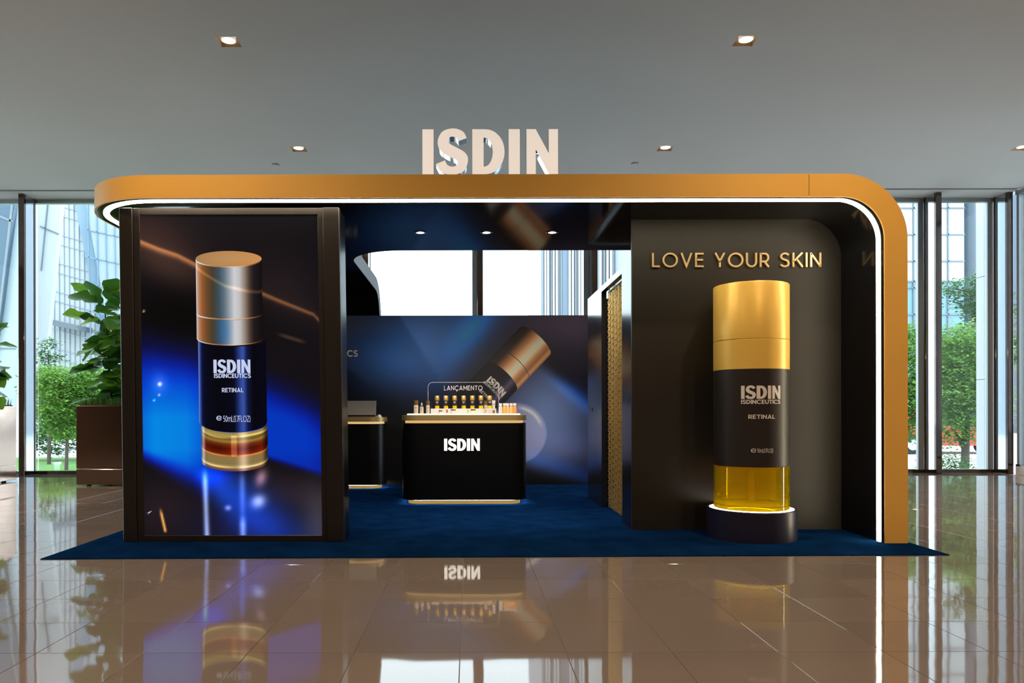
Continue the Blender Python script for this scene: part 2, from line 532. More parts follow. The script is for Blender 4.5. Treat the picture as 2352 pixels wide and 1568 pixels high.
leafy(M['tree_leaf_a'], 0.45); leafy(M['tree_leaf_b'], 0.4)
M['bark'] = mat('bark', (0.07, 0.055, 0.045), 0.9, var=0.4, vscale=12, bump=0.5, bscale=25)
M['paving'] = mat('paving', (0.46, 0.47, 0.47), 0.8, var=0.12, vscale=0.8)
M['lawn'] = mat('lawn', (0.10, 0.22, 0.05), 0.9, var=0.4, vscale=2)
M['facade_white'] = mat('facade_white', (0.43, 0.45, 0.47), 0.5, var=0.03, vscale=0.3)
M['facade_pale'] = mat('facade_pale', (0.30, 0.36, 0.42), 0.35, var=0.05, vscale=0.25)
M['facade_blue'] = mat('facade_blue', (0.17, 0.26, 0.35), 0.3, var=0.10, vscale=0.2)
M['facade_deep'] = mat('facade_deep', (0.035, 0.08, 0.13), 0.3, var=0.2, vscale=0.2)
M['facade_slate'] = mat('facade_slate', (0.045, 0.07, 0.10), 0.35, var=0.25, vscale=0.25)
M['facade_teal'] = mat('facade_teal', (0.12, 0.24, 0.29), 0.3, var=0.10, vscale=0.3)
M['mullion_grey'] = mat('mullion_grey', (0.14, 0.17, 0.20), 0.5, var=0.05)
M['tower_pale'] = mat('tower_pale', (0.31, 0.345, 0.385), 0.5, var=0.04, vscale=0.3)
M['tower_line'] = mat('tower_line', (0.18, 0.22, 0.26), 0.5, var=0.04, vscale=0.3)
M['tower_stripe'] = mat('tower_stripe', (0.17, 0.22, 0.30), 0.5, var=0.05, vscale=0.3)
M['red_paint'] = mat('red_paint', (0.55, 0.03, 0.03), 0.4, var=0.1)
M['rubber'] = mat('rubber', (0.012, 0.012, 0.012), 0.7, var=0.1)
M['laptop_grey'] = mat('laptop_grey', (0.42, 0.41, 0.41), 0.35, 0.3, var=0.03)
M['cream_box'] = mat('cream_box', (0.86, 0.82, 0.74), 0.4, var=0.02)
M['print_red'] = mat('print_red', (0.30, 0.06, 0.05), 0.5, var=0.05)
M['print_green'] = mat('print_green', (0.35, 0.45, 0.10), 0.5, var=0.05)
M['edge_grey'] = mat('edge_grey', (0.20, 0.21, 0.23), 0.5, 0.0, 0.2, var=0.05)
M['disc_lit'] = mat('disc_lit', (0.9, 0.9, 0.9), 0.4, emit=(1.0, 0.95, 0.88), estr=3.0)
M['led_under'] = mat('led_under', (1, 1, 1), 0.5, emit=(0.90, 0.90, 1.0), estr=30.0)
M['plinth_gold'] = mat('plinth_gold', (0.30, 0.19, 0.035), 0.4, 0.2, var=0.04)
M['seam'] = mat('seam', (0.05, 0.03, 0.015), 0.7, var=0.1)
M['white_plastic'] = mat('white_plastic', (0.75, 0.75, 0.75), 0.4, var=0.02)

def floor_tile_material():
    m = bpy.data.materials.new('polished_tile')
    m.use_nodes = True
    nt = m.node_tree
    b = nt.nodes['Principled BSDF']
    b.inputs['Roughness'].default_value = 0.035
    b.inputs['Specular IOR Level'].default_value = 0.5
    geo = nt.nodes.new('ShaderNodeNewGeometry')
    oi = nt.nodes.new('ShaderNodeObjectInfo')
    nz = nt.nodes.new('ShaderNodeTexNoise'); nz.inputs['Scale'].default_value = 130; nz.inputs['Detail'].default_value = 3
    nt.links.new(geo.outputs['Position'], nz.inputs['Vector'])
    mx = nt.nodes.new('ShaderNodeMix'); mx.data_type = 'RGBA'
    mx.inputs[6].default_value = (0.138, 0.113, 0.100, 1); mx.inputs[7].default_value = (0.200, 0.165, 0.148, 1)
    nt.links.new(nz.outputs['Fac'], mx.inputs[0])
    hv = nt.nodes.new('ShaderNodeHueSaturation')
    mr = nt.nodes.new('ShaderNodeMapRange'); mr.inputs['To Min'].default_value = 0.93; mr.inputs['To Max'].default_value = 1.07
    nt.links.new(oi.outputs['Random'], mr.inputs['Value'])
    nt.links.new(mr.outputs['Result'], hv.inputs['Value'])
    nt.links.new(mx.outputs[2], hv.inputs['Color'])
    nt.links.new(hv.outputs['Color'], b.inputs['Base Color'])
    n2 = nt.nodes.new('ShaderNodeTexNoise'); n2.inputs['Scale'].default_value = 3.2; n2.inputs['Detail'].default_value = 1.5
    nt.links.new(geo.outputs['Position'], n2.inputs['Vector'])
    bp = nt.nodes.new('ShaderNodeBump'); bp.inputs['Strength'].default_value = 0.10; bp.inputs['Distance'].default_value = 0.006
    nt.links.new(n2.outputs['Fac'], bp.inputs['Height'])
    nt.links.new(bp.outputs['Normal'], b.inputs['Normal'])
    return m
M['tile'] = floor_tile_material()
M['grout'] = mat('grout', (0.27, 0.215, 0.17), 0.5, 0.0, 0.4, var=0.1, vscale=20)

# ------------------------------------------------------------------ room
RX0, RX1, RY0, RY1, RZ = -10.5, 8.45, -8.0, 11.83, 4.38
P_H = 0.04                                     # carpet platform height

fl = MB().box(RX0 - 0.2, RX1 + 0.2, RY0 - 0.2, RY1 + 0.12, -0.25, -0.0035).build('floor', M['grout'])
tag(fl, 'polished beige stone tile floor of the lobby', None, None, 'structure')
T = 0.4386
tile_me = MB().cbox(-T / 2 + 0.0011, T / 2 - 0.0011, -T / 2 + 0.0011, T / 2 - 0.0011, -0.012, 0.0, 0.0012).mesh('tile')
tile_me.materials.append(M['tile'])
cells = []
i0, i1 = int((RX0 + 0.04) / T) - 1, int((RX1 + 0.04) / T) + 1
j0, j1 = int((RY0 - 4.38) / T) - 1, int((RY1 - 4.38) / T) + 1
for i in range(i0, i1 + 1):
    for j in range(j0, j1 + 1):
        cx, cy = -0.04 + (i + 0.5) * T, 4.38 + (j + 0.5) * T
        if not (RX0 - 0.05 < cx < RX1 + 0.05 and RY0 - 0.05 < cy < RY1 + 0.1): continue
        vis = False
        if cy + T / 2 > 2.6:
            yy = max(cy + T / 2, 2.7)
            px = 1078 + F_PX * cx / yy
            r = F_PX * T / yy / 2
            vis = -r < px < 2352 + r and not (-2.75 < cx < 3.1 and 5.3 < cy < 9.6)
        cells.append((0 if vis else 1, cy if vis else 0, cx, cy))
cells.sort(key=lambda c: (c[0], c[1]))
rest = MB()
for n, (v, _, cx, cy) in enumerate(cells):
    if n < 300 and v == 0:
        o = bpy.data.objects.new('tile', tile_me)
        COL.objects.link(o); o.parent = fl; o.location = (cx, cy, 0)
    else:
        rest.box(cx - T / 2 + 0.0011, cx + T / 2 - 0.0011, cy - T / 2 + 0.0011, cy + T / 2 - 0.0011, -0.012, 0.0)
tag(rest.build('tile_field', M['tile'], fl), kind='stuff')

# ceiling with square recesses for the downlights and a linear slot near the glass
LX = [-6.9, -2.2, 2.54, 7.15]
LY = [1.22, 4.0, 6.78, 9.56]
LS = 0.095
holes = [(x, y) for x in LX for y in LY]
SLOT = (11.30, 11.37)
xs = sorted(set([RX0 - 0.1, RX1 + 0.1] + [x + d for x in LX for d in (-LS, LS)]))
ys = sorted(set([RY0 - 0.1, RY1 + 0.1, SLOT[0], SLOT[1]] + [y + d for y in LY for d in (-LS, LS)]))
ce = MB()
for a in range(len(xs) - 1):
    for b in range(len(ys) - 1):
        mx_, my_ = (xs[a] + xs[a + 1]) / 2, (ys[b] + ys[b + 1]) / 2
        if any(abs(mx_ - x) < LS * 0.9 and abs(my_ - y) < LS * 0.9 for x, y in holes): continue
        if SLOT[0] < my_ < SLOT[1]: continue
        ce.box(xs[a], xs[a + 1], ys[b], ys[b + 1], RZ, RZ + 0.02)
ceil = ce.build('ceiling', M['ceiling'])
tag(ceil, 'smooth pale painted lobby ceiling', None, None, 'structure')
sl = MB().box(RX0, RX1, SLOT[0] - 0.02, SLOT[1] + 0.02, RZ + 0.03, RZ + 0.05)
sl.box(RX0, RX1, SLOT[0] + 0.025, SLOT[0] + 0.035, RZ + 0.002, RZ + 0.03)
sl.build('air_slot', M['slot'], ceil)
MB().box(RX0 - 0.1, RX1 + 0.1, RY0 - 0.1, RY1 + 0.1, RZ + 0.20, RZ + 0.24).build('roof_slab', M['slot'], ceil)
tag(MB().box(RX0 - 0.2, RX0, RY0, 5.8, 0, RZ).build('wall_left', M['wall_beige']), 'warm beige side wall of the lobby', None, None, 'structure')
tag(MB().box(RX0, RX1, RY0 - 0.2, RY0, 0, RZ).build('wall_back', M['wall_dark']), 'dark bronze rear wall of the lobby', None, None, 'structure')
tag(MB().box(RX1, RX1 + 0.2, RY0, 7.44, 0, RZ).build('wall_right', M['wall_beige']), 'warm beige wall beside the side glazing', None, None, 'structure')

# window wall: bays with glass, rails and polished fins
FX = [0.17 + 1.78 * k for k in range(-6, 5)]
wcount = 0
def fin(parent, x, y0=11.48, y1=11.80):
    MB().cbox(x - 0.045, x + 0.045, y0, y0 + 0.06, 0, RZ, 0.006).build('front_bar', M['bronze_bar'], parent)
    MB().box(x - 0.038, x + 0.038, y0 + 0.06, y1 - 0.05, 0, RZ).build('side_panel', M['steel'], parent)
    MB().cbox(x - 0.045, x + 0.045, y1 - 0.05, y1, 0, RZ, 0.006).build('rear_bar', M['bronze_bar'], parent)
edges = FX + [8.40]
for k in range(len(edges)):
    x1 = edges[k]
    x0 = edges[k - 1] if k else RX0
    wcount += 1
    w = empty('window_%d' % wcount, ((x0 + x1) / 2, RY1, 0), 'full-height glass bay of the lobby window wall', None, 'window wall bays', 'structure')
    MB().box(x0 + 0.045, x1 - 0.045, RY1 + 0.02, RY1 + 0.032, 0.05, RZ - 0.03).build('pane', M['window_glass'], w)
    MB().box(x0 - 0.02, x1 + 0.02, RY1 - 0.03, RY1 + 0.06, -0.003, 0.05).build('bottom_rail', M['bronze_bar'], w)
    MB().box(x0 - 0.02, x1 + 0.02, RY1 - 0.02, RY1 + 0.06, RZ - 0.06, RZ).build('head_rail', M['frame_alu'], w)
    MB().box(x1 - 0.12, x1 - 0.03, RY1 - 0.01, RY1 + 0.05, 0.05, RZ - 0.06).build('jamb', M['frame_alu'], w)
    fin(w, x1)
# side glazing on the right
for k in range(2):
    y1 = 11.45 - 2.0 * k; y0 = y1 - 2.0
    wcount += 1
    w = empty('window_%d' % wcount, (RX1, (y0 + y1) / 2, 0), 'full-height glass bay of the side glazing', None, 'side glazing bays', 'structure')
    MB().box(RX1 + 0.04, RX1 + 0.052, y0 + 0.03, y1 - 0.03, 0.16, RZ - 0.03).build('pane', M['window_glass'], w)
    MB().box(RX1, RX1 + 0.1, y0, y1, 0.0, 0.13).build('plinth', M['white_gloss'], w)
    MB().box(RX1, RX1 + 0.1, y0, y1, 0.13, 0.16).build('bottom_rail', M['bronze_bar'], w)
    MB().box(RX1, RX1 + 0.1, y0, y1, RZ - 0.06, RZ).build('head_rail', M['frame_alu'], w)
    MB().box(RX1 + 0.02, RX1 + 0.1, y1 - 0.05, y1, 0.16, RZ - 0.06).build('jamb', M['frame_alu'], w)

for k in range(3):
    y1 = 11.8 - 2.0 * k; y0 = y1 - 2.0
    wcount += 1
    w = empty('window_%d' % wcount, (RX0, (y0 + y1) / 2, 0), 'full-height glass bay of the far side glazing', None, 'far side glazing bays', 'structure')
    MB().box(RX0 - 0.052, RX0 - 0.04, y0 + 0.03, y1 - 0.03, 0.16, RZ - 0.03).build('pane', M['window_glass'], w)
    MB().box(RX0 - 0.1, RX0, y0, y1, 0.0, 0.16).build('bottom_rail', M['bronze_bar'], w)
    MB().box(RX0 - 0.1, RX0, y0, y1, RZ - 0.06, RZ).build('head_rail', M['frame_alu'], w)
    MB().box(RX0 - 0.1, RX0 - 0.02, y1 - 0.05, y1, 0.16, RZ - 0.06).build('jamb', M['frame_alu'], w)

# recessed downlights
def downlight():
    z = RZ
    root = empty('recessed_downlight', (0, 0, z), 'x', 'downlight', 'square recessed ceiling downlights')
    s = LS
    mb = MB(); t = s - 0.028; d = 0.055
    for q in (((-s, -s), (s, -s), (t, -t), (-t, -t)), ((s, -s), (s, s), (t, t), (t, -t)), ((s, s), (-s, s), (-t, t), (t, t)), ((-s, s), (-s, -s), (-t, -t), (-t, t))):
        mb.add([(q[0][0], q[0][1], z), (q[1][0], q[1][1], z), (q[2][0], q[2][1], z + d), (q[3][0], q[3][1], z + d)], [(0, 1, 2, 3)])
    mb.add([(-t, -t, z + d), (t, -t, z + d), (t, t, z + d), (-t, t, z + d)], [(0, 1, 2, 3)])
    mb.build('trim_box', M['lamp_box'], root)
    MB().lathe([(0.060, z + 0.012), (0.066, z + 0.012), (0.066, z + 0.05), (0.060, z + 0.05), (0.052, z + 0.03)], 28, cap=False).build('gimbal_ring', M['lamp_ring'], root, 40)
    MB().lathe([(0.050, z + 0.034), (0.048, z + 0.030)], 28).build('lamp_lens', M['lamp_lit'], root)
    return root
dl0 = downlight()
spotd = bpy.data.lights.new('downlight_beam', 'SPOT')
spotd.energy = LAMP_W; spotd.color = LAMP_C; spotd.spot_size = math.radians(150); spotd.spot_blend = 0.9; spotd.shadow_soft_size = 0.085
NAMES = {(-2.2, 6.78): 'square recessed downlight in the ceiling high above the tall screen, nearest of its column',
         (2.54, 6.78): 'square recessed downlight in the ceiling high above the giant bottle, nearest of its column',
         (-2.2, 9.56): 'square recessed downlight just above the canopy between tall screen and lit letters',
         (2.54, 9.56): 'square recessed downlight just above the canopy to the right of the lit letters',
         (7.15, 9.56): 'square recessed downlight cut off by the picture edge near the right glazing'}
first = True
for x in LX:
    for y in LY:
        lab = NAMES.get((x, y), 'square recessed downlight in the lobby ceiling outside the picture')
        if first:
            dl0.location = (x, y, RZ); dl0['label'] = lab; first = False
        else:
            copy_tree(dl0, (x, y, RZ), lab)
        L = bpy.data.objects.new('downlight_beam', spotd); COL.objects.link(L); L.location = (x, y, RZ + 0.008)
for x, y, lab in ((-2.65, 10.15, 'tiny dark sprinkler ring in the ceiling near the fiddle-leaf side'), (2.27, 10.13, 'tiny dark sprinkler ring in the ceiling to the right of the lit letters')):
    r = empty('sprinkler', (x, y, RZ), lab, 'sprinkler', 'ceiling sprinklers')
    MB().lathe([(0.045, RZ - 0.001), (0.045, RZ - 0.012), (0.034, RZ - 0.016)], 20, (x, y, 0)).build('cover_plate', M['ceiling'], r, 40)
    MB().lathe([(0.050, RZ - 0.003), (0.050, RZ), (0.044, RZ), (0.044, RZ - 0.003)], 20, (x, y, 0), cap=False).build('ring', M['slot'], r)

# ------------------------------------------------------------------ carpet platform
cp = MB()
A = [(-2.90, 5.0), (3.30, 5.09), (3.30, 9.78), (-2.90, 9.78)]
B = [(-2.74, 5.20), (3.12, 5.25), (3.12, 9.78), (-2.74, 9.78)]
vs_ = [(x, y, 0.0) for x, y in A] + [(x, y, 0.006) for x, y in A] + [(x, y, P_H) for x, y in B]
cp.add(vs_, [(0, 3, 2, 1)] + [(i, (i + 1) % 4, 4 + (i + 1) % 4, 4 + i) for i in range(4)] + [(4 + i, 4 + (i + 1) % 4, 8 + (i + 1) % 4, 8 + i) for i in range(4)] + [(8, 9, 10, 11)])
carpet = cp.build('carpet_platform', M['carpet'], None, loc=(0.2, 7.4, 0))
tag(carpet, 'low blue carpeted platform with sloping edge under the whole stand', 'carpet')

# ------------------------------------------------------------------ ribbon canopy
Y0, Y1 = 5.333, 7.10                            # front and rear edge of the front ribbon
ZU, ZT = 2.537, 2.703                           # underside, top
XI, XO = 2.996, 3.16                            # right leg inner, outer face
RI, RO = 0.30, 0.466
XL, XIN = -2.95, -1.19                          # left strip outer and inner edge
RC, RF = 0.65, 0.55                             # plan corner and inner fillet radius
canopy = empty('display_canopy', (0, 6.2, 0), 'black ribbon canopy with ochre gold edge arching down to the floor', 'canopy')
inner = [(XI, P_H), (XI, ZU - RI)] + arc(XI - RI, ZU - RI, RI, RI, 0, 90, 18)[1:] + [(-0.60, ZU)]
outer = [(XO, P_H), (XO, ZT - RO)] + arc(XO - RO, ZT - RO, RO, RO, 0, 90, 18)[1:] + [(-0.60, ZT)]
sh = MB()
sh.band(inner, outer, Y0 + 0.014, Y1, 'y')
plan = ([(-0.60, Y0 + 0.014), (XL + RC, Y0 + 0.014)] + arc(XL + RC, Y0 + RC, RC - 0.014, RC - 0.014, 270, 180, 18)[1:] + [(XL + 0.014, 9.42), (XIN, 9.42), (XIN, Y1 + RF)]
        + arc(XIN + RF, Y1 + RF, RF, RF, 180, 270, 16)[1:] + [(-0.60, Y1)])
sh.prism(plan, ZU, ZT, 'z')
rin = [(9.42, ZU)] + arc(9.42, ZU - 0.40, 0.40, 0.40, 90, 0, 14)[1:] + [(9.82, 0.0)]
rout = [(9.42, ZT)] + arc(9.42, ZU - 0.40, 0.566, 0.566, 90, 0, 14)[1:] + [(9.986, 0.0)]
sh.band(rin, rout, XL + 0.014, XIN, 'x')
sh.build('ribbon_shell', M['black_gloss'], canopy, 25)
ie = MB()
ieA = [(XIN, 9.42), (XIN, Y1 + RF)] + arc(XIN + RF, Y1 + RF, RF, RF, 180, 270, 16)[1:] + [(2.9, Y1)]
ieB = [(XIN + 0.006, 9.42), (XIN + 0.006, Y1 + RF)] + arc(XIN + RF, Y1 + RF, RF - 0.006, RF - 0.006, 180, 270, 16)[1:] + [(2.9, Y1 + 0.006)]
ie.band(ieA, ieB, ZU + 0.001, ZT, 'z')
ie.band(rin, rout, XIN, XIN + 0.006, 'x')
ie.build('inner_edge', M['edge_grey'], canopy, 25)
fa = MB()
fa.band(inner, outer, Y0, Y0 + 0.014, 'y')
pA = [(-0.60, Y0), (XL + RC, Y0)] + arc(XL + RC, Y0 + RC, RC, RC, 270, 180, 24)[1:] + [(XL, 9.42)]
pB = [(-0.60, Y0 + 0.014), (XL + RC, Y0 + 0.014)] + arc(XL + RC, Y0 + RC, RC - 0.014, RC - 0.014, 270, 180, 24)[1:] + [(XL + 0.014, 9.42)]
fa.band(pA, pB, ZU, ZT, 'z')
fascia = fa.build('gold_fascia', M['gold_paint'], canopy, 25)
sx_ = (1859 - 1078) * Y0 / F_PX
MB().box(sx_ - 0.0015, sx_ + 0.0015, Y0 - 0.0015, Y0 + 0.001, ZU + 0.01, ZT - 0.006).build('fascia_joint', M['seam'], fascia)
# light strip set into the lining, following the edge
le = MB()
e = 0.006
inl = [(XI - e, P_H), (XI - e, ZU - RI)] + arc(XI - RI, ZU - RI, RI - e, RI - e, 0, 90, 18)[1:] + [(-0.60, ZU - e)]
in0 = [(XI, P_H), (XI, ZU - RI)] + arc(XI - RI, ZU - RI, RI, RI, 0, 90, 18)[1:] + [(-0.60, ZU)]
le.band(inl, in0, Y0 + 0.062, Y0 + 0.104, 'y')
def inset(d):
    return [(-0.60, Y0 + d), (XL + RC, Y0 + d)] + arc(XL + RC, Y0 + RC, RC - d, RC - d, 270, 180, 24)[1:] + [(XL + d, 9.4)]
le.band(inset(0.062), inset(0.104), ZU - e, ZU, 'z')
le.build('light_strip', M['led'], canopy, 25)
# downlights in the canopy lining
for k, x in enumerate((-0.42, 0.15, 0.717)):
    y = 6.38
    r = empty('canopy_spotlight', (x, y, ZU), 'round recessed spotlight in the glossy canopy underside, ' + ('nearest the tall screen', 'middle of three', 'nearest the chain curtain')[k], 'spotlight', 'canopy spotlights')
    MB().lathe([(0.052, ZU - 0.004), (0.050, ZU - 0.007), (0.036, ZU - 0.006), (0.034, ZU - 0.001)], 26, (x, y, 0), cap=False).build('bezel', M['chrome'], r, 40)
    MB().lathe([(0.034, ZU - 0.002), (0.034, ZU - 0.003)], 22, (x, y, 0)).build('lens', M['lamp_lit'], r)
    ld = bpy.data.lights.new('spot_beam', 'SPOT'); ld.energy = 105; ld.color = (1.0, 0.90, 0.80); ld.spot_size = math.radians(110); ld.spot_blend = 0.8; ld.shadow_soft_size = 0.03
    L = bpy.data.objects.new('spot_beam', ld); COL.objects.link(L); L.location = (x, y, ZU - 0.012)
    L.rotation_euler = (math.radians(28), 0, 0)

# ------------------------------------------------------------------ stand walls
YN = 5.963                                      # niche back face
nw = empty('niche_wall', (2.15, YN, P_H), 'dark brown-black niche panel behind the giant bottle', 'wall panel')
poly = [(1.31, P_H), (XI, P_H), (XI, ZU - RI)] + arc(XI - RI, ZU - RI, RI, RI, 0, 90, 14)[1:] + [(1.31, ZU)]
MB().prism(poly, YN, YN + 0.03, 'y').build('panel', M['niche_black'], nw)
XW = 1.31
OY0, OY1, OZ = 6.35, 7.33, 2.174
sw = empty('side_wall', (XW, 7.0, P_H), 'glossy black side wall with a doorway beside the niche', 'wall panel')
w_ = MB()
w_.box(XW, XW + 0.05, YN + 0.031, OY0, P_H, 2.23)
w_.box(XW, XW + 0.05, OY0, OY1, OZ, 2.23)
w_.box(XW, XW + 0.05, OY1, 7.648, P_H, 2.23)
w_.build('panel', M['wall_gloss'], sw)
MB().box(XW, XW + 0.05, 7.652, 8.18, P_H, 2.23).build('door_leaf', M['wall_gloss'], sw)
MB().box(XW - 0.003, XW + 0.01, 7.86, 7.90, 0.99, 1.03).build('lock_plate', M['black_matte'], sw)
bw = MB().box(XW + 0.051, 2.95, 8.14, 8.18, P_H, 2.23)
bw.box(2.95, 2.99, YN + 0.031, 8.18, P_H, 2.23)
bw.build('rear_panels', M['black_matte'], sw)
# chain curtain in the doorway
cc = empty('chain_curtain', (1.385, 6.84, P_H), 'gold metal chain curtain hanging in the black doorway', 'curtain')
link = MB()
nl = 74
dz = (OZ - 0.01 - (P_H + 0.012)) / nl
for k in range(nl):
    z = k * dz
    a = 0.0 if k % 2 else PI / 2
    ca, sa = math.cos(a + 0.6), math.sin(a + 0.6)
    hw, hh, th = 0.0105, dz * 0.62, 0.0030
    ring = [(-hw, -hh), (hw, -hh), (hw, hh), (-hw, hh)]
    vs_ = []
    for s_ in (1.0, 0.55):
        for (u, v) in ring:
            uu = u * s_; vv = v * (1 - (1 - s_) * 0.5)
            for t_ in (-th, th):
                vs_.append((uu * ca - t_ * sa, uu * sa + t_ * ca, z + dz / 2 + vv))
    fs_ = []
    for q in range(4):
        r_ = (q + 1) % 4
        o0, o1, i0_, i1_ = q * 2, r_ * 2, 8 + q * 2, 8 + r_ * 2
        fs_ += [(o0, o1, o1 + 1, o0 + 1), (i0_, i0_ + 1, i1_ + 1, i1_), (o0, i0_, i1_, o1), (o0 + 1, o1 + 1, i1_ + 1, i0_ + 1)]
    link.add(vs_, fs_)
link_me = link.mesh('chain_strand'); link_me.materials.append(mat('chain_gold', (0.78, 0.56, 0.22), 0.36, 0.85, var=0.15, vscale=30))
ns = 26
for k in range(ns):
    o = bpy.data.objects.new('chain_strand', link_me); COL.objects.link(o); o.parent = cc
    y = OY0 + 0.02 + (OY1 - OY0 - 0.04) * k / (ns - 1)
    o.location = (0.004 * math.sin(k * 1.7), y - 6.84, 0.012)
    o.rotation_euler = (0, 0, k * 0.4)
MB().box(1.375, 1.395, OY0, OY1, OZ - 0.012, OZ - 0.001).build('hanging_rail', M['gold_metal'], cc)
tag(MB().box(-2.52, -2.48, 6.0, 9.62, P_H, 2.24).build('light_block_panel', M['black_matte'], None, loc=(-2.5, 7.7, P_H)), 'matte black unseen panel added behind the tall screen to block leaking light', 'wall panel')  # unseen panel added to keep side light from leaking into the stand

# ------------------------------------------------------------------ printed pictures
def grid_print(xs_, zs_, colfn, y, leanfn=None):
    """flat print in the XZ plane, one colour per vertex from colfn(px, py) in photo-like print units"""
    mb = MB()
    nx, nz = len(xs_), len(zs_)
    X, Z = np.meshgrid(xs_, zs_)
    pts = np.stack([X.ravel(), np.full(X.size, y), Z.ravel()], 1)
    mb.v = [tuple(p) for p in pts]
    mb.f = [(j * nx + i, j * nx + i + 1, (j + 1) * nx + i + 1, (j + 1) * nx + i) for j in range(nz - 1) for i in range(nx - 1)]
    mb.c = colfn(X.ravel(), Z.ravel())
    return mb

def srgb_lin(c):
    c = np.clip(c, 0, 1)
    return np.where(c <= 0.04045, c / 12.92, ((c + 0.055) / 1.055) ** 2.4)

def G(x, y, cx, cy, sx, sy, ang=0.0, p=2.0):
    a = math.radians(ang)
    u = ((x - cx) * math.cos(a) + (y - cy) * math.sin(a)) / sx
    v = (-(x - cx) * math.sin(a) + (y - cy) * math.cos(a)) / sy
    return np.exp(-0.5 * (np.abs(u) ** p + np.abs(v) ** p))

def ss(e0, e1, x):
    t = np.clip((x - e0) / (e1 - e0), 0, 1)
    return t * t * (3 - 2 * t)

def ramp(t, stops):
    ts = [s[0] for s in stops]
    return np.stack([np.interp(t, ts, [s[1][k] / 255 for s in stops]) for k in range(3)], 1)

# ------------------------------------------------------------------ tall screen (totem)
YT = 5.44
KT = F_PX / YT
def tpx(px, py, y=YT):
    return ((px - 1078) * y / F_PX, 1.0 + (943 - py) * y / F_PX)
LEAN = -0.0125
def lean(v):
    return (v[0] + (v[2] - P_H) * LEAN, v[1], v[2])
totem = empty('screen_totem', (-1.73, YT + 0.15, P_H), 'tall black totem with a bright blue advertising screen of a gold-capped bottle', 'display totem')
def tb(name, m, *boxes, ch=0.004):
    mb = MB()
    for b in boxes: mb.cbox(*b, ch)
    mb.v = [lean(v) for v in mb.v]
    return mb.build(name, m, totem)
TX0, TX1, TZ = -2.545, -0.925, 2.497
tb('body', M['black_satin'], (TX0 + 0.012, TX1 - 0.002, YT + 0.035, YT + 0.275, P_H, TZ))
tb('post', M['totem_frame'], (TX0, TX0 + 0.098, YT, YT + 0.06, P_H, TZ))
tb('post', M['totem_frame'], (TX1 - 0.122, TX1, YT, YT + 0.06, P_H, TZ))
SX0, SX1, SZ0, SZ1 = -2.398, -1.086, 0.085, 2.447
tb('screen_surround', M['totem_frame'], (TX0 + 0.1, SX0, YT + 0.012, YT + 0.05, P_H, TZ), (SX1, TX1 - 0.124, YT + 0.012, YT + 0.05, P_H, TZ),
   (SX0, SX1, YT + 0.012, YT + 0.05, P_H, SZ0), (SX0, SX1, YT + 0.012, YT + 0.05, SZ1, TZ), ch=0.002)
M['screen'] = attr_mat('screen_picture', 1.0, 0.06, spec=0.06)
M['screen_text'] = mat('screen_text', (0.01, 0.01, 0.01), 0.1, emit=rgb(196, 206, 236), estr=1.0)

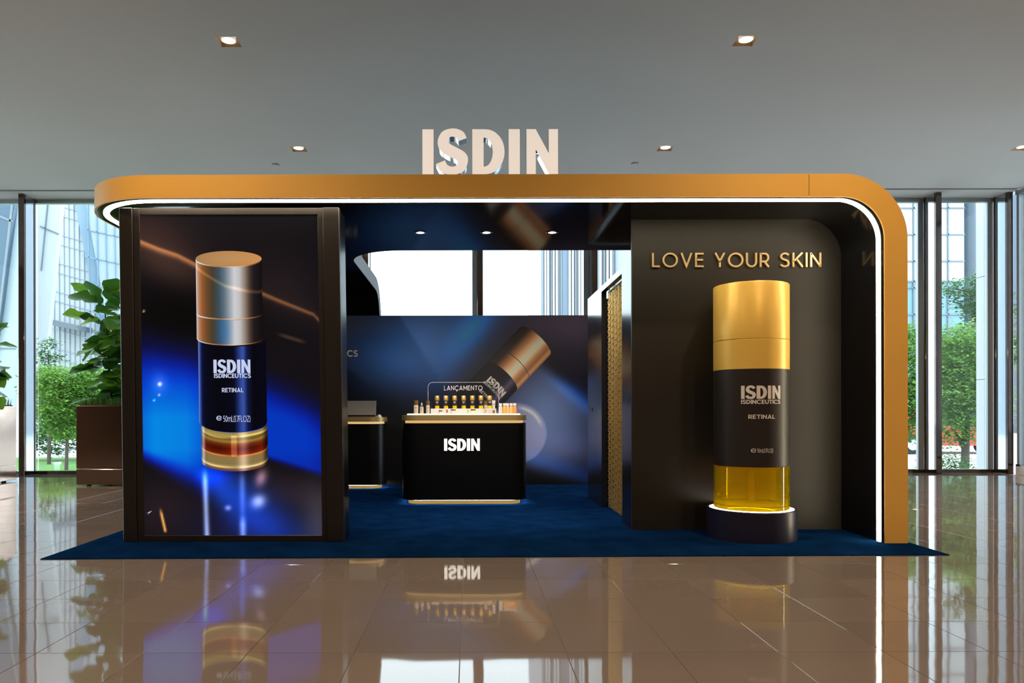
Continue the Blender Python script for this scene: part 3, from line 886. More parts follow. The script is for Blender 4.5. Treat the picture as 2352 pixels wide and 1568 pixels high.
def screen_bg(X, Z):
    # photo-like pixel coordinates on the upright picture
    x = 318 + (X - SX0) / (SX1 - SX0) * 415
    y = 493 + (SZ1 - Z) / (SZ1 - SZ0) * 737
    c = np.zeros((len(x), 3))
    c += np.array([17, 14, 18]) / 255
    c += (G(x, y, 345, 540, 90, 45, 25) * 0.8)[:, None] * np.array([46, 28, 20]) / 255
    c += (G(x, y, 395, 625, 70, 28, 25) * 0.7)[:, None] * np.array([44, 30, 20]) / 255
    c += (G(x, y, 650, 660, 70, 50, 30) * 0.6)[:, None] * np.array([24, 16, 14]) / 255
    c *= (1 - 0.7 * G(x, y, 420, 720, 110, 50))[:, None]
    # gold ribbon of light
    t = np.clip((x - 318) / 410, 0, 1)
    yr = np.interp(x, [318, 360, 405, 450, 520, 575, 640, 690, 720, 735], [553, 570, 585, 608, 645, 662, 690, 710, 722, 738])
    d = y - yr
    wd = np.interp(t, [0, 0.3, 1], [6.5, 6.0, 3.0])
    c += (np.exp(-0.5 * (np.where(d < 0, d / 2.2, d / wd)) ** 2) * np.interp(t, [0, 0.3, 0.6, 1], [0.62, 0.58, 0.5, 0.42]))[:, None] * np.array([205, 128, 60]) / 255
    c += (np.exp(-np.abs(d) / 18) * 0.08)[:, None] * np.array([205, 128, 80]) / 255
    # blue beam from the left
    beam_top = np.interp(x, [318, 450, 600, 650, 735], [800, 830, 880, 905, 955])
    beam_bot = np.interp(x, [318, 455, 560, 600, 735], [1048, 1118, 1062, 1050, 1092])
    soft_t = np.interp(x, [318, 600, 735], [80, 60, 70])
    soft_b = np.interp(x, [318, 455, 600, 735], [22, 50, 10, 14])
    b_ = ss(-1, 1, (y - beam_top) / soft_t) * (1 - ss(-1, 1, (y - beam_bot) / soft_b))
    hx = np.interp(x, [318, 345, 420, 470, 600, 640, 700, 735], [0.90, 1.0, 0.97, 0.8, 0.66, 0.66, 0.66, 0.58]) * np.interp(y, [760, 850, 960, 1030, 1120], [0.5, 0.72, 1.0, 1.0, 0.75])
    blue = ramp(np.clip(b_ * hx, 0, 1), [(0, (0, 0, 0)), (0.25, (2, 8, 62)), (0.5, (1, 28, 150)), (0.75, (0, 66, 205)), (1.0, (0, 134, 226))])
    c = c * (1 - 0.95 * b_)[:, None] + blue
    # lower beam slanting to the right and its warm dark wings
    lo = (y - 1092) - (x - 470) * 0.78
    lb_ = np.exp(-0.5 * (lo / np.interp(x, [430, 520, 660], [26, 42, 52])) ** 2) * ss(420, 470, x) * ss(1070, 1100, y) * np.interp(x, [430, 500, 580, 700], [0.9, 1.0, 0.7, 0.25])
    c += lb_[:, None] * np.array([4, 52, 176]) / 255
    c += (G(x, y, 560, 1215, 80, 40) * 0.6)[:, None] * np.array([10, 20, 84]) / 255
    c += (G(x, y, 360, 1170, 60, 50) * 0.5)[:, None] * np.array([36, 24, 26]) / 255
    c += (G(x, y, 728, 1205, 30, 60) * 0.8)[:, None] * np.array([50, 48, 50]) / 255
    c += (G(x, y, 670, 1130, 60, 28, 12) * 0.6)[:, None] * np.array([34, 24, 26]) / 255
    # mirrored streaks under the bottle
    st = ss(1070, 1110, y)
    c += (np.exp(-0.5 * ((x - 461 - (y - 1085) * 0.02) / 4.2) ** 2) * st * np.interp(y, [1085, 1130, 1180, 1230], [0.95, 0.8, 0.75, 0.85]))[:, None] * np.array([165, 190, 240]) / 255
    c += (np.exp(-0.5 * ((x - 548) / 5) ** 2) * st * np.interp(y, [1085, 1140, 1180, 1185, 1205, 1225], [0.45, 0.4, 0.25, 0.3, 0.85, 0.75]))[:, None] * np.array([130, 155, 220]) / 255
    c += (G(x, y, 585, 1152, 12, 10, -30) * 0.8 + G(x, y, 514, 1167, 5, 4) * 0.6)[:, None] * np.array([190, 190, 215]) / 255
    c += (G(x, y, 592, 1098, 9, 14, 20) * 0.8)[:, None] * np.array([170, 120, 130]) / 255
    # tiny sparks and a gold streak
    for (sx, sy, k, col) in ((359, 882, 3.0, (255, 190, 130)), (357, 907, 1.8, (220, 120, 110)), (324, 714, 1.8, (230, 180, 110)), (345, 919, 1.6, (150, 150, 190))):
        c += G(x, y, sx, sy, k, k)[:, None] * np.array(col) / 255
    c += (G(x, y, 359, 880, 12, 16) * 0.3)[:, None] * np.array([160, 110, 150]) / 255
    yy = np.clip((y - 1165) / 60, 0, 1)
    c += (np.exp(-0.5 * ((x - 355 - yy * 13) / 1.9) ** 2) * ss(1163, 1185, y) * (1 - ss(1218, 1226, y)))[:, None] * np.array([250, 170, 60]) / 255
    c += (G(x, y, 668, 777, 26, 3.5, 17, 4) * 0.4)[:, None] * np.array([120, 84, 50]) / 255
    return srgb_lin(c)

sc_mb = grid_print(np.linspace(SX0, SX1, 150), np.linspace(SZ0, SZ1, 250), screen_bg, YT + 0.020)
sc_mb.v = [lean(v) for v in sc_mb.v]
screen = sc_mb.build('screen', M['screen'], totem)

def scr(px, py):
    """upright picture pixel -> world XZ on the screen"""
    return SX0 + (px - 318) / 415 * (SX1 - SX0), SZ1 - (py - 493) / 737 * (SZ1 - SZ0)

def cyl_print(name, xl, xr, ytop, ybot, sag_t, sag_b, colfn, y, parent, m, mapper, nu=48, nv=24, fm=None):
    """printed cylinder side: u across, v down, with elliptical lower and upper edges"""
    mb = MB(); us = np.linspace(0, 1, nu); vs2 = np.linspace(0, 1, nv)
    U, V = np.meshgrid(us, vs2)
    s_ = np.sqrt(np.clip(1 - (2 * U - 1) ** 2, 0, 1))
    PX = xl + U * (xr - xl)
    PY = (ytop + sag_t * s_) * (1 - V) + (ybot + sag_b * s_) * V
    pts = []
    for a, b in zip(PX.ravel(), PY.ravel()):
        X, Z = mapper(a, b); pts.append((X, y, Z))
    mb.v = [fm(p) for p in pts] if fm else pts
    mb.f = [(j * nu + i, j * nu + i + 1, (j + 1) * nu + i + 1, (j + 1) * nu + i) for j in range(nv - 1) for i in range(nu - 1)]
    mb.c = srgb_lin(colfn(U.ravel(), V.ravel()))
    return mb.build(name, m, parent)

CAP_STOPS = [(0, (200, 205, 215)), (0.03, (190, 140, 100)), (0.09, (150, 88, 50)), (0.16, (104, 72, 40)), (0.25, (70, 60, 44)), (0.34, (58, 78, 90)), (0.42, (92, 110, 122)),
             (0.50, (150, 158, 166)), (0.58, (206, 206, 208)), (0.66, (190, 188, 188)), (0.74, (140, 124, 108)), (0.81, (70, 56, 50)), (0.87, (30, 24, 26)), (1, (14, 11, 14))]
def cap_col(u, v):
    c = ramp(u, CAP_STOPS)
    yr = np.interp(u, [0, 0.2, 0.45, 0.6, 0.75, 1], [0.10, 0.22, 0.38, 0.42, 0.48, 0.56])
    return c + (np.exp(-0.5 * ((v - yr) / 0.02) ** 2) * 0.28)[:, None] * np.array([190, 120, 60]) / 255
def cap2_col(u, v):
    c = ramp(u, CAP_STOPS); k = G(u, v, 0.42, 0.4, 0.07, 0.5)
    return c * (1 - 0.4 * k)[:, None] + (0.5 * k)[:, None] * np.array([20, 90, 160]) / 255
def lab_col(u, v):
    c = ramp(u, [(0, (120, 140, 190)), (0.015, (60, 90, 170)), (0.05, (8, 16, 60)), (0.1, (5, 7, 26)), (0.3, (3, 4, 12)), (0.52, (4, 6, 26)), (0.62, (44, 70, 150)), (0.66, (58, 82, 160)), (0.72, (12, 22, 66)), (0.8, (3, 4, 14)), (1, (3, 4, 20))])
    return c
def gl_col(u, v):
    base = ramp(v, [(0, (176, 150, 84)), (0.10, (214, 186, 96)), (0.16, (120, 96, 50)), (0.24, (196, 150, 60)), (0.30, (150, 66, 20)), (0.42, (128, 24, 6)), (0.56, (150, 40, 8)),
                    (0.62, (200, 130, 60)), (0.66, (168, 140, 90)), (0.82, (166, 138, 80)), (0.90, (222, 196, 130)), (0.94, (150, 112, 90)), (1, (120, 70, 56))])
    k = np.exp(-0.5 * ((u - 0.63) / 0.05) ** 2) * 0.5
    e_ = ss(0.40, 0.5, np.abs(u - 0.5))
    base = base * 0.82
    base *= (1 - 0.35 * np.exp(-0.5 * ((v - 0.43) / 0.09) ** 2) * np.abs(np.sin(u * 7.0)))[:, None]
    c = base * (1 - 0.7 * e_)[:, None] + k[:, None] * np.array([150, 140, 160]) / 255
    st = ((np.abs(u - 0.49) < 0.045) & (v > 0.08) & (v < 0.62))
    c += (0.28 * st)[:, None] * np.array([230, 190, 150]) / 255
    hl = np.exp(-0.5 * ((v - 0.12 - 0.03 * np.sin(u * 6)) / 0.015) ** 2) + np.exp(-0.5 * ((v - 0.60) / 0.012) ** 2) + np.exp(-0.5 * ((v - 0.90) / 0.015) ** 2)
    c = c + (0.35 * hl * np.abs(np.sin(u * 5 + 0.6)))[:, None] * np.array([1.0, 0.85, 0.45])
    return c + (np.exp(-0.5 * ((u - 0.03) / 0.018) ** 2) * 0.6)[:, None] * np.array([0.8, 0.85, 0.95])
yb = YT + 0.0185
cyl_print('picture_cap', 447, 601, 597, 721, 14, 12, cap_col, yb, screen, M['screen'], scr, 60, 40, lean)
cyl_print('picture_collar', 447, 601, 723, 778, 12, 15, cap2_col, yb, screen, M['screen'], scr, 60, 16, lean)
cyl_print('picture_label', 450, 608, 781, 970, 15, 23, lab_col, yb, screen, M['screen'], scr, 60, 12, lean)
cyl_print('picture_glass', 454, 609, 971, 1060, 23, 23, gl_col, yb, screen, M['screen'], scr, 60, 60, lean)
rim = [(0, (225, 232, 245)), (0.08, (215, 215, 225)), (0.2, (190, 150, 110)), (0.35, (170, 110, 70)), (0.55, (225, 205, 190)), (0.7, (210, 170, 140)), (0.85, (140, 80, 50)), (1, (40, 24, 20))]
rimf = lambda u, v: ramp(u, rim)
cyl_print('picture_seam', 447, 601, 719.6, 722.6, 12, 12, rimf, yb - 0.0004, screen, M['screen'], scr, 50, 2, lean)
cyl_print('picture_rim', 447, 601, 594.5, 597.5, 16.5, 16.5, rimf, yb - 0.0004, screen, M['screen'], scr, 50, 2, lean)
cyl_print('picture_rim', 447, 601, 776.5, 778.5, 15, 15, rimf, yb - 0.0004, screen, M['screen'], scr, 50, 2, lean)
el = MB(); ring_ = arc(524, 594, 77, 18, 0, 360, 40)[:-1]
el.add([lean((*scr(524, 594)[:1], yb - 0.0006, scr(524, 594)[1]))] + [lean((scr(a, b)[0], yb - 0.0006, scr(a, b)[1])) for a, b in ring_], [(0, i + 1, (i + 1) % 40 + 1) for i in range(40)])
el.c = srgb_lin(np.array([[188, 142, 92]] + [[170 + 34 * (a - 447) / 154, 128 + 14 * (a - 447) / 154, 82] for a, b in ring_]) / 255)
el.build('picture_cap_top', M['screen'], screen)
# words on the pictured bottle
yt = yb - 0.0008
def screen_words(glyphs, width, px0, px1, py_top, py_bot):
    x0, z0 = scr(px0, py_bot); x1, z1 = scr(px1, py_top)
    mb = text_mb(glyphs, x0, z0, (x1 - x0) / width, z1 - z0, yt - 0.0006, yt)
    mb.v = [lean(v) for v in mb.v]
    mb.build('picture_lettering', M['screen_text'], screen)
LG, LGW = logo_glyphs((0.045, 0.05, 0.07, 0.09))
screen_words(LG, LGW, 485, 571, 826, 857)
g_, w_1 = stroke_text('ISDINCEUTICS', 0.19, 0.07); screen_words(g_, w_1, 486, 572, 858, 868)
g_, w_1 = stroke_text('RETINAL', 0.17, 0.12); screen_words(g_, w_1, 504, 554, 891, 901)
g_, w_1 = stroke_text('e', 0.16, 0.1); screen_words(g_, w_1, 490, 503, 955, 966)
g_, w_1 = stroke_text('50mL(1.7FLOZ)', 0.10, 0.12, 0.62); screen_words(g_, w_1, 506, 569, 955, 969)
cu = MB(); cx_, cz_ = scr(331, 1176)
k_ = KT
cu.add([lean((cx_ + a / k_, yt, cz_ + b / k_)) for a, b in ((-8, -3), (6, 3), (-1, -1), (-4, -6))], [(0, 1, 2), (2, 1, 3)])
cu.build('pointer', M['screen_text'], screen)
# plug on the hidden side
pl = MB().lathe([(0.022, 0), (0.03, 0.02), (0.022, 0.05)], 14, (TX0 - 0.005, YT + 0.15, 0.26))
pl.build('cable_knob', M['rubber'], totem, 40)

# ------------------------------------------------------------------ printed back wall
YB = 9.63
KB = F_PX / YB
bwall = empty('graphic_wall', (-0.3, YB, P_H), 'navy blue printed back wall picturing a tilted gold-capped bottle', 'wall panel')
MB().box(-2.84, 2.3, YB + 0.002, YB + 0.05, P_H, 2.24).build('board', M['black_matte'], bwall)
M['print'] = attr_mat('wall_print', 0, 0.38, spec=0.4)
PRINT_GAIN = 2.0
def bpx(px, py):
    return (px - 1078) / KB, 1 + (943 - py) / KB
def to_alb(c):
    return np.clip(srgb_lin(c) * PRINT_GAIN, 0, 0.9)
def wall_bg(X, Z):
    x = 1078 + X * KB; y = 943 - (Z - 1) * KB
    c = np.zeros((len(x), 3)) + np.array([9, 11, 27]) / 255
    c += (G(x, y, 960, 800, 120, 75, -28))[:, None] * np.array([48, 78, 118]) / 255
    c += (G(x, y, 870, 820, 120, 70, -20) * 0.8)[:, None] * np.array([0, 30, 70]) / 255
    c += (G(x, y, 1095, 750, 55, 26, -52) * 0.9)[:, None] * np.array([0, 62, 132]) / 255
    c += (G(x, y, 1060, 820, 80, 30, -52) * 0.7)[:, None] * np.array([0, 44, 96]) / 255
    c *= (1 - 0.75 * ss(-70, 110, (y - 905) + (x - 960) * -0.45))[:, None] * 0.999 + 0.001
    dk = G(x, y, 1130, 850, 60, 120, 42)
    c = c * (1 - 0.8 * dk)[:, None] + (0.8 * dk)[:, None] * np.array([20, 17, 26]) / 255
    c += (G(x, y, 1250, 740, 110, 40) * 0.8)[:, None] * np.array([44, 38, 44]) / 255
    c += (G(x, y, 1340, 760, 60, 60) * 0.7)[:, None] * np.array([36, 32, 34]) / 255
    # right-hand haze with a crisp upper right edge
    ed = (x - 1262) * 0.70 - (y - 842) * 0.80      # >0 beyond the edge
    hz_ = G(x, y, 1255, 945, 75, 95, 30) * (1 - ss(-26, 10, ed))
    c += hz_[:, None] * np.array([72, 92, 124]) / 255
    c += (np.exp(-0.5 * ((ed + 8) / 14) ** 2) * ss(845, 900, y) * (1 - ss(1000, 1060, y)) * 0.8)[:, None] * np.array([0, 40, 110]) / 255
    c += (G(x, y, 1300, 1030, 75, 32) * 0.7)[:, None] * np.array([38, 42, 64]) / 255
    c += (np.exp(-0.5 * (((y - 1062) - (x - 1250) * 0.35) / 14) ** 2) * ss(1180, 1230, x) * 0.7)[:, None] * np.array([0, 22, 72]) / 255
    c *= (1 - 0.9 * ss(0, 40, (y - 1072) - (x - 1250) * 0.33))[:, None]
    # pale disc resting low on the picture
    r = np.hypot(x - 1186, y - 995) / 69
    dsc = 1 - ss(0.97, 1.03, r)
    c += (dsc * 0.9)[:, None] * (np.array([62, 58, 66]) / 255 - 0.25 * c)
    c += (np.exp(-0.5 * ((r - 0.86) / 0.03) ** 2) * ss(1180, 1210, x) * (1 - ss(960, 985, y)) * 0.3)[:, None]
    return to_alb(c)
wp = grid_print(np.concatenate([np.linspace(-2.84, -1.7, 20)[:-1], np.linspace(-1.7, 1.7, 170), [2.3]]), np.linspace(P_H, 2.24, 110), wall_bg, YB)
print_o = wp.build('wall_print', M['print'], bwall)
# tilted bottle printed on the wall: axis from low left to the gold cap
AX = Vector((math.sin(math.radians(43.5)), math.cos(math.radians(43.5))))
PERP = Vector((AX.y, -AX.x))
TOPC = Vector((1230.0, 782.7))                                # cap end centre in picture pixels (py down)
def tilt(a, b):
    """a = along the bottle from the cap end (down), b = across, in picture pixels"""
    px = TOPC.x - AX.x * a + PERP.x * b
    py = TOPC.y + AX.y * a - PERP.y * b
    return bpx(px, py)
def tilt_map(u_px, v_px):
    return tilt(v_px, u_px)
def tcol(stops, dk=1.0):
    return lambda u, v: np.clip(srgb_lin(ramp(u, stops)) * PRINT_GAIN, 0, 0.9) ** (1 / 2.4) * 1.0
GSTOPS = [(0, (24, 20, 26)), (0.18, (40, 30, 28)), (0.30, (112, 78, 50)), (0.42, (168, 126, 88)), (0.55, (204, 180, 158)), (0.66, (206, 184, 164)), (0.76, (160, 120, 84)), (0.86, (122, 84, 56)), (0.94, (170, 128, 92)), (1, (120, 84, 56))]
LSTOPS = [(0, (14, 12, 20)), (0.5, (15, 13, 22)), (0.66, (30, 27, 44)), (0.76, (74, 68, 86)), (0.84, (44, 40, 62)), (0.92, (12, 12, 24)), (1, (20, 22, 40))]
def print_side(name, stops, a0, a1, sag, yoff):
    mb = MB(); nu, nv = 40, 6
    U, V = np.meshgrid(np.linspace(0, 1, nu), np.linspace(0, 1, nv))
    s_ = np.sqrt(np.clip(1 - (2 * U - 1) ** 2, 0, 1))
    b = (U - 0.5) * 2 * HALF
    a = a0 + (a1 - a0) * V - sag * s_
    mb.v = [(*tilt(aa, bb)[:1], YB - yoff, tilt(aa, bb)[1]) for aa, bb in zip(a.ravel(), b.ravel())]
    mb.f = [(j * nu + i, j * nu + i + 1, (j + 1) * nu + i + 1, (j + 1) * nu + i) for j in range(nv - 1) for i in range(nu - 1)]
    mb.c = np.clip(srgb_lin(ramp(U.ravel(), stops)) * PRINT_GAIN, 0, 0.92)
    return mb.build(name, M['print'], print_o)
HALF = 47.0
print_side('printed_cap', GSTOPS, 0, 73, 14, 0.0012)
print_side('printed_collar', GSTOPS, 74.5, 112, 14, 0.0012)
print_side('printed_label', LSTOPS, 112.6, 330, 14, 0.0012)
def tilt_words(glyphs, width, a_top, a_bot, b0, b1):
    def fm(x, d, z):
        b = b0 + (b1 - b0) * x
        s_ = math.sqrt(max(0, 1 - (b / HALF) ** 2))
        X, Z = tilt(a_bot + (a_top - a_bot) * z - 14 * s_ + 8, b)
        return (X, d, Z)
    mb = MB()
    for ch, g in glyphs:
        for A, B, cl in g:
            mb.band([(p[0] / width, p[1]) for p in A], [(p[0] / width, p[1]) for p in B], YB - 0.0024, YB - 0.0018, 'y', cl)
    mb.v = [fm(*v) for v in mb.v]
    mb.build('printed_lettering', M['white_print'], print_o)
tilt_words(LG, LGW, 134, 149.5, -19, 33)
g_, w_1 = stroke_text('ISDINCEUTICS', 0.19, 0.07); tilt_words(g_, w_1, 151.5, 157.5, -21, 33)
g_, w_1 = stroke_text('RETINAL', 0.17, 0.12); tilt_words(g_, w_1, 172, 179, -15, 21)
g_, w_1 = stroke_text('ISDINCEUTICS', 0.19, 0.10)
x1_, z0_ = bpx(822, 818.5); _, z1_ = bpx(822, 803.5)
hh_ = z1_ - z0_
text_mb(g_, x1_ - w_1 * hh_, z0_, hh_, hh_, YB - 0.002, YB - 0.001).build('printed_lettering', M['white_print'], print_o)

# ------------------------------------------------------------------ lit letters on the canopy
YS = 5.42
sign = empty('letter_sign', (0.156, YS + 0.05, ZT), 'large illuminated cream letters ISDIN standing on the gold canopy edge', 'sign')
SG, SGW = logo_glyphs()
hs = 0.327
z_s = 2.731
for ch, g in SG:
    letter = empty('letter', (0.156, YS + 0.05, ZT), parent=sign)
    f_ = text_mb([(ch, g)], -0.34, z_s, 0.992 / SGW, hs, YS - 0.006, YS)
    r_ = text_mb([(ch, g)], -0.34, z_s, 0.992 / SGW, hs, YS, YS + 0.10)
    r_.build('return', M['chrome'], letter, 30)
    f_.build('face', M['sign_face'], letter)
    xs_ = [v[0] for v in f_.v]; a_, b_ = min(xs_), max(xs_)
    for q in ((a_ + 0.03, b_ - 0.03) if b_ - a_ > 0.12 else ((a_ + b_) / 2,)):
        MB().box(q - 0.008, q + 0.008, YS + 0.03, YS + 0.06, ZT, z_s + 0.012).build('foot', M['chrome'], letter)

# ------------------------------------------------------------------ LOVE YOUR SKIN
slogan = empty('slogan_sign', (2.15, YN - 0.01, 2.15), 'polished gold slogan LOVE YOUR SKIN mounted on the dark niche panel', 'sign')
M['gold_mirror'] = mat('gold_mirror', (0.92, 0.68, 0.36), 0.25, 0.35, var=0.02, emit=(1.0, 0.66, 0.30), estr=0.0)
g_, w_1 = stroke_text('LOVE YOUR SKIN', 0.115, 0.19)
for ch, g in g_:
    if not g: continue
    text_mb([(ch, g)], 1.470, 2.150, 1.358 / w_1, 0.114, YN - 0.022, YN - 0.004).build('letter', M['gold_mirror'], slogan, 30)

# ------------------------------------------------------------------ giant bottle on its pedestal
BX, BY = 2.14, 5.625
ped = empty('round_pedestal', (BX, BY, P_H), 'round navy pedestal with glowing white rim under the giant bottle', 'pedestal')
PZ = 0.262
MB().lathe([(0.322, P_H), (0.322, PZ - 0.004), (0.318, PZ), (0.304, PZ), (0.304, PZ - 0.012), (0.0, PZ - 0.012)], 64, (BX, BY, 0)).build('drum', M['navy'], ped, 40)
MB().lathe([(0.302, PZ - 0.011), (0.302, PZ - 0.002), (0.282, PZ - 0.002), (0.282, PZ - 0.011)], 64, (BX, BY, 0), cap=False).build('light_ring', M['led_white'], ped, 40)
MB().lathe([(0.281, PZ - 0.0115), (0.281, PZ + 0.002)], 64, (BX, BY, 0)).build('lit_disc', M['disc_lit'], ped, 40)
big = empty('giant_bottle', (BX, BY, PZ + 0.003), 'giant display bottle with gold cap, black label and amber glass foot', 'display bottle')
R = 0.272
BZ = PZ + 0.003
MB().lathe([(R, BZ), (R, BZ + 0.028), (R - 0.01, BZ + 0.032), (0.0, BZ + 0.032)], 72, (BX, BY, 0)).build('glass_bottom', M['amber_solid'], big, 40)
gw = MB().lathe([(R, BZ + 0.033), (R, 0.572)], 72, (BX, BY, 0), cap=False)
gw.lathe([(R - 0.012, BZ + 0.033), (R - 0.012, 0.572)], 72, (BX, BY, 0), cap=False)
glass = gw.build('glass_wall', M['amber_glass'], big, 40)
MB().lathe([(R + 0.001, 0.572), (R + 0.001, 0.584), (R - 0.03, 0.584), (R - 0.03, 0.572)], 72, (BX, BY, 0), cap=False).build('glass_band', M['amber_solid'], big, 40)
MB().lathe([(0.030, BZ + 0.034), (0.030, 0.585)], 24, (BX, BY, 0)).build('dip_tube', M['amber_glass'], big, 40)
lb = MB().lathe([(R - 0.002, 0.585), (R, 0.587), (R, 1.300)], 96, (BX, BY, 0)).build('label_body', M['label_black'], big, 40)
MB().lathe([(R, 1.302), (R, 1.517), (R - 0.003, 1.520)], 96, (BX, BY, 0)).build('cap_collar', M['gold_satin'], big, 40)
MB().lathe([(R - 0.003, 1.5215), (R, 1.5245), (R, 1.934), (R - 0.004, 1.940)], 96, (BX, BY, 0)).build('cap', M['gold_satin'], big, 40)
def wrap(x, d, z):
    a = x / R + math.radians(-4.5)
    r = R + 0.0006 + d
    return (BX + r * math.sin(a), BY - r * math.cos(a), z)
def bottle_words(glyphs, width, hw, z0, z1):
    mb = MB()
    for ch, g in glyphs:
        for A, B, cl in g:
            def dens(P):
                out = []
                for i, p in enumerate(P):
                    out.append(((p[0] / width - 0.5) * 2 * hw, z0 + p[1] * (z1 - z0)))
                return out
            mb.band(dens(A), dens(B), 0.0, 0.0012, 'y', cl)
    mb.v = [wrap(*v) for v in mb.v]
    mb.build('label_lettering', M['white_print'], lb)
bottle_words(LG, LGW, 0.145, 1.082, 1.1785)
g_, w_1 = stroke_text('ISDINCEUTICS', 0.19, 0.07); bottle_words(g_, w_1, 0.145, 1.046, 1.076)
g_, w_1 = stroke_text('RETINAL', 0.17, 0.12); bottle_words(g_, w_1, 0.095, 0.938, 0.968)
def shifted(hw0, hw1, *a):
    pass
g_, w_1 = stroke_text('e', 0.14, 0.1)
_w = wrap
def wrap_at(dx):
    return lambda x, d, z: _w(x + dx, d, z)
wrap = wrap_at(-0.060); bottle_words(g_, w_1, 0.0185, 0.693, 0.723)
g_, w_1 = stroke_text('50mL(1.7FLOZ)', 0.10, 0.10, 0.62)
wrap = wrap_at(0.022); bottle_words(g_, w_1, 0.058, 0.693, 0.722)
wrap = _w

# ------------------------------------------------------------------ counters
def counter(name, label, xc, yf, hw, depth, r, zt):
    yc = yf + depth / 2
    c = empty(name, (xc, yc, P_H), label, 'counter', 'black counters with brass tops')
    MB().rbox(xc - hw, xc + hw, yf, yf + depth, 0.087, zt - 0.082, r, 14).build('body', M['black_satin'], c, 30)
    MB().rbox(xc - hw + 0.06, xc + hw - 0.06, yf + 0.06, yf + depth - 0.06, P_H, 0.086, r * 0.8, 14).build('plinth', M['plinth_gold'], c, 30)
    MB().rbox(xc - hw + 0.03, xc + hw - 0.03, yf + 0.03, yf + depth - 0.03, zt - 0.081, zt - 0.056, r * 0.9, 14).build('lit_gap', M['led_gold'], c, 30)
    MB().rbox(xc - hw - 0.004, xc + hw + 0.004, yf - 0.004, yf + depth + 0.004, zt - 0.055, zt, r, 14).build('top_slab', M['gold_slab'], c, 30)
    # light strip under the body washing the carpet
    A_ = rrect(xc - hw + 0.008, xc + hw - 0.008, yf + 0.008, yf + depth - 0.008, r, 10)
    B_ = rrect(xc - hw + 0.020, xc + hw - 0.020, yf + 0.020, yf + depth - 0.020, r * 0.95, 10)
    MB().band(A_, B_, 0.0856, 0.0868, 'z', True).build('underlight', M['led_under'], c)
    return c
c1 = counter('display_counter', 'black counter with brass top and glowing ISDIN logo in the middle of the stand', -0.055, 7.565, 0.645, 0.62, 0.17, 0.955)
yl = 7.565
ls = text_mb(LG, -0.258, 0.592, 0.364 / LGW, 0.123, yl - 0.012, yl - 0.001)
ls.build('lit_logo', M['logo_lit'], c1)
c2 = counter('display_counter', 'black counter with brass top carrying the laptop, half hidden by the tall screen', -1.70, 9.10, 0.655, 0.46, 0.2, 0.922)

# laptop and mouse on the rear counter
lt = empty('laptop', (-1.36, 9.33, 0.922), 'open grey laptop seen from behind on the rear counter', 'laptop')
zb = 0.922
MB().cbox(-1.56, -1.17, 9.32, 9.54, zb, zb + 0.016, 0.004).build('base', M['laptop_grey'], lt)
ld_ = MB()
ld_.add([(-1.555, 9.312, zb + 0.016), (-1.175, 9.312, zb + 0.016), (-1.165, 9.275, zb + 0.205), (-1.565, 9.275, zb + 0.205),
         (-1.555, 9.319, zb + 0.016), (-1.175, 9.319, zb + 0.016), (-1.165, 9.282, zb + 0.205), (-1.565, 9.282, zb + 0.205)],
        [(0, 1, 2, 3), (7, 6, 5, 4), (0, 4, 5, 1), (1, 5, 6, 2), (2, 6, 7, 3), (3, 7, 4, 0)])
lid = ld_.build('lid', M['laptop_grey'], lt)
MB().box(-1.55, -1.18, 9.306, 9.311, zb + 0.012, zb + 0.026).build('hinge', M['black_satin'], lt)
mo = MB()
prof = [(0.0, 0.0)]
us = 10
vs_, fs_ = [], []
for i in range(7):
    t = i / 6 * PI / 2
    for k in range(16):
        a = 2 * PI * k / 16
        vs_.append((-1.125 + 0.030 * math.cos(a) * math.cos(t), 9.25 + 0.052 * math.sin(a) * math.cos(t), zb + 0.034 * math.sin(t)))
for i in range(6):
    for k in range(16):
        fs_.append((i * 16 + k, i * 16 + (k + 1) % 16, (i + 1) * 16 + (k + 1) % 16, (i + 1) * 16 + k))
mo.add(vs_, fs_ + [tuple(range(16))[::-1]])
tag(mo.build('computer_mouse', M['white_plastic'], None, 60, loc=(-1.125, 9.25, zb)), 'small white computer mouse beside the grey laptop', 'mouse')

# ------------------------------------------------------------------ tray, riser and bottles
ZC = 0.955
YP = 7.70
KP = F_PX / YP
def ppx(px): return (px - 1078) / KP
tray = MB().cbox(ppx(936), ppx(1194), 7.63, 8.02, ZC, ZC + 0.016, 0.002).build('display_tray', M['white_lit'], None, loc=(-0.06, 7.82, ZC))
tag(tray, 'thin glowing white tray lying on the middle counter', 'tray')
ZR0 = ZC + 0.016
riser = empty('product_riser', (-0.06, 7.86, ZR0), 'long low white riser under the row of seven black-label bottles', 'riser')
RY_ = 7.75
KR = F_PX / RY_
rx = lambda px: (px - 1078) / KR
MB().cbox(rx(989), rx(1140), RY_, RY_ + 0.16, ZR0, ZR0 + 0.052, 0.002).build('box', M['white_gloss'], riser)
for px_, m_ in ((1027, 'print_red'), (1075, 'print_green')):
    A_ = arc(px_ - 18, 944.5, 20, 8.5, -32, 32, 6); B_ = arc(px_ - 18, 944.5, 16.5, 8.5, -26, 26, 6)
    zz = lambda py: ZR0 + 0.026 + (944.5 - py) / KR
    MB().band([(rx(a), zz(b)) for a, b in A_], [(rx(a), zz(b)) for a, b in B_], RY_ - 0.0012, RY_ - 0.0004, 'y').build('printed_curve', M[m_], riser)
ZR = ZR0 + 0.052
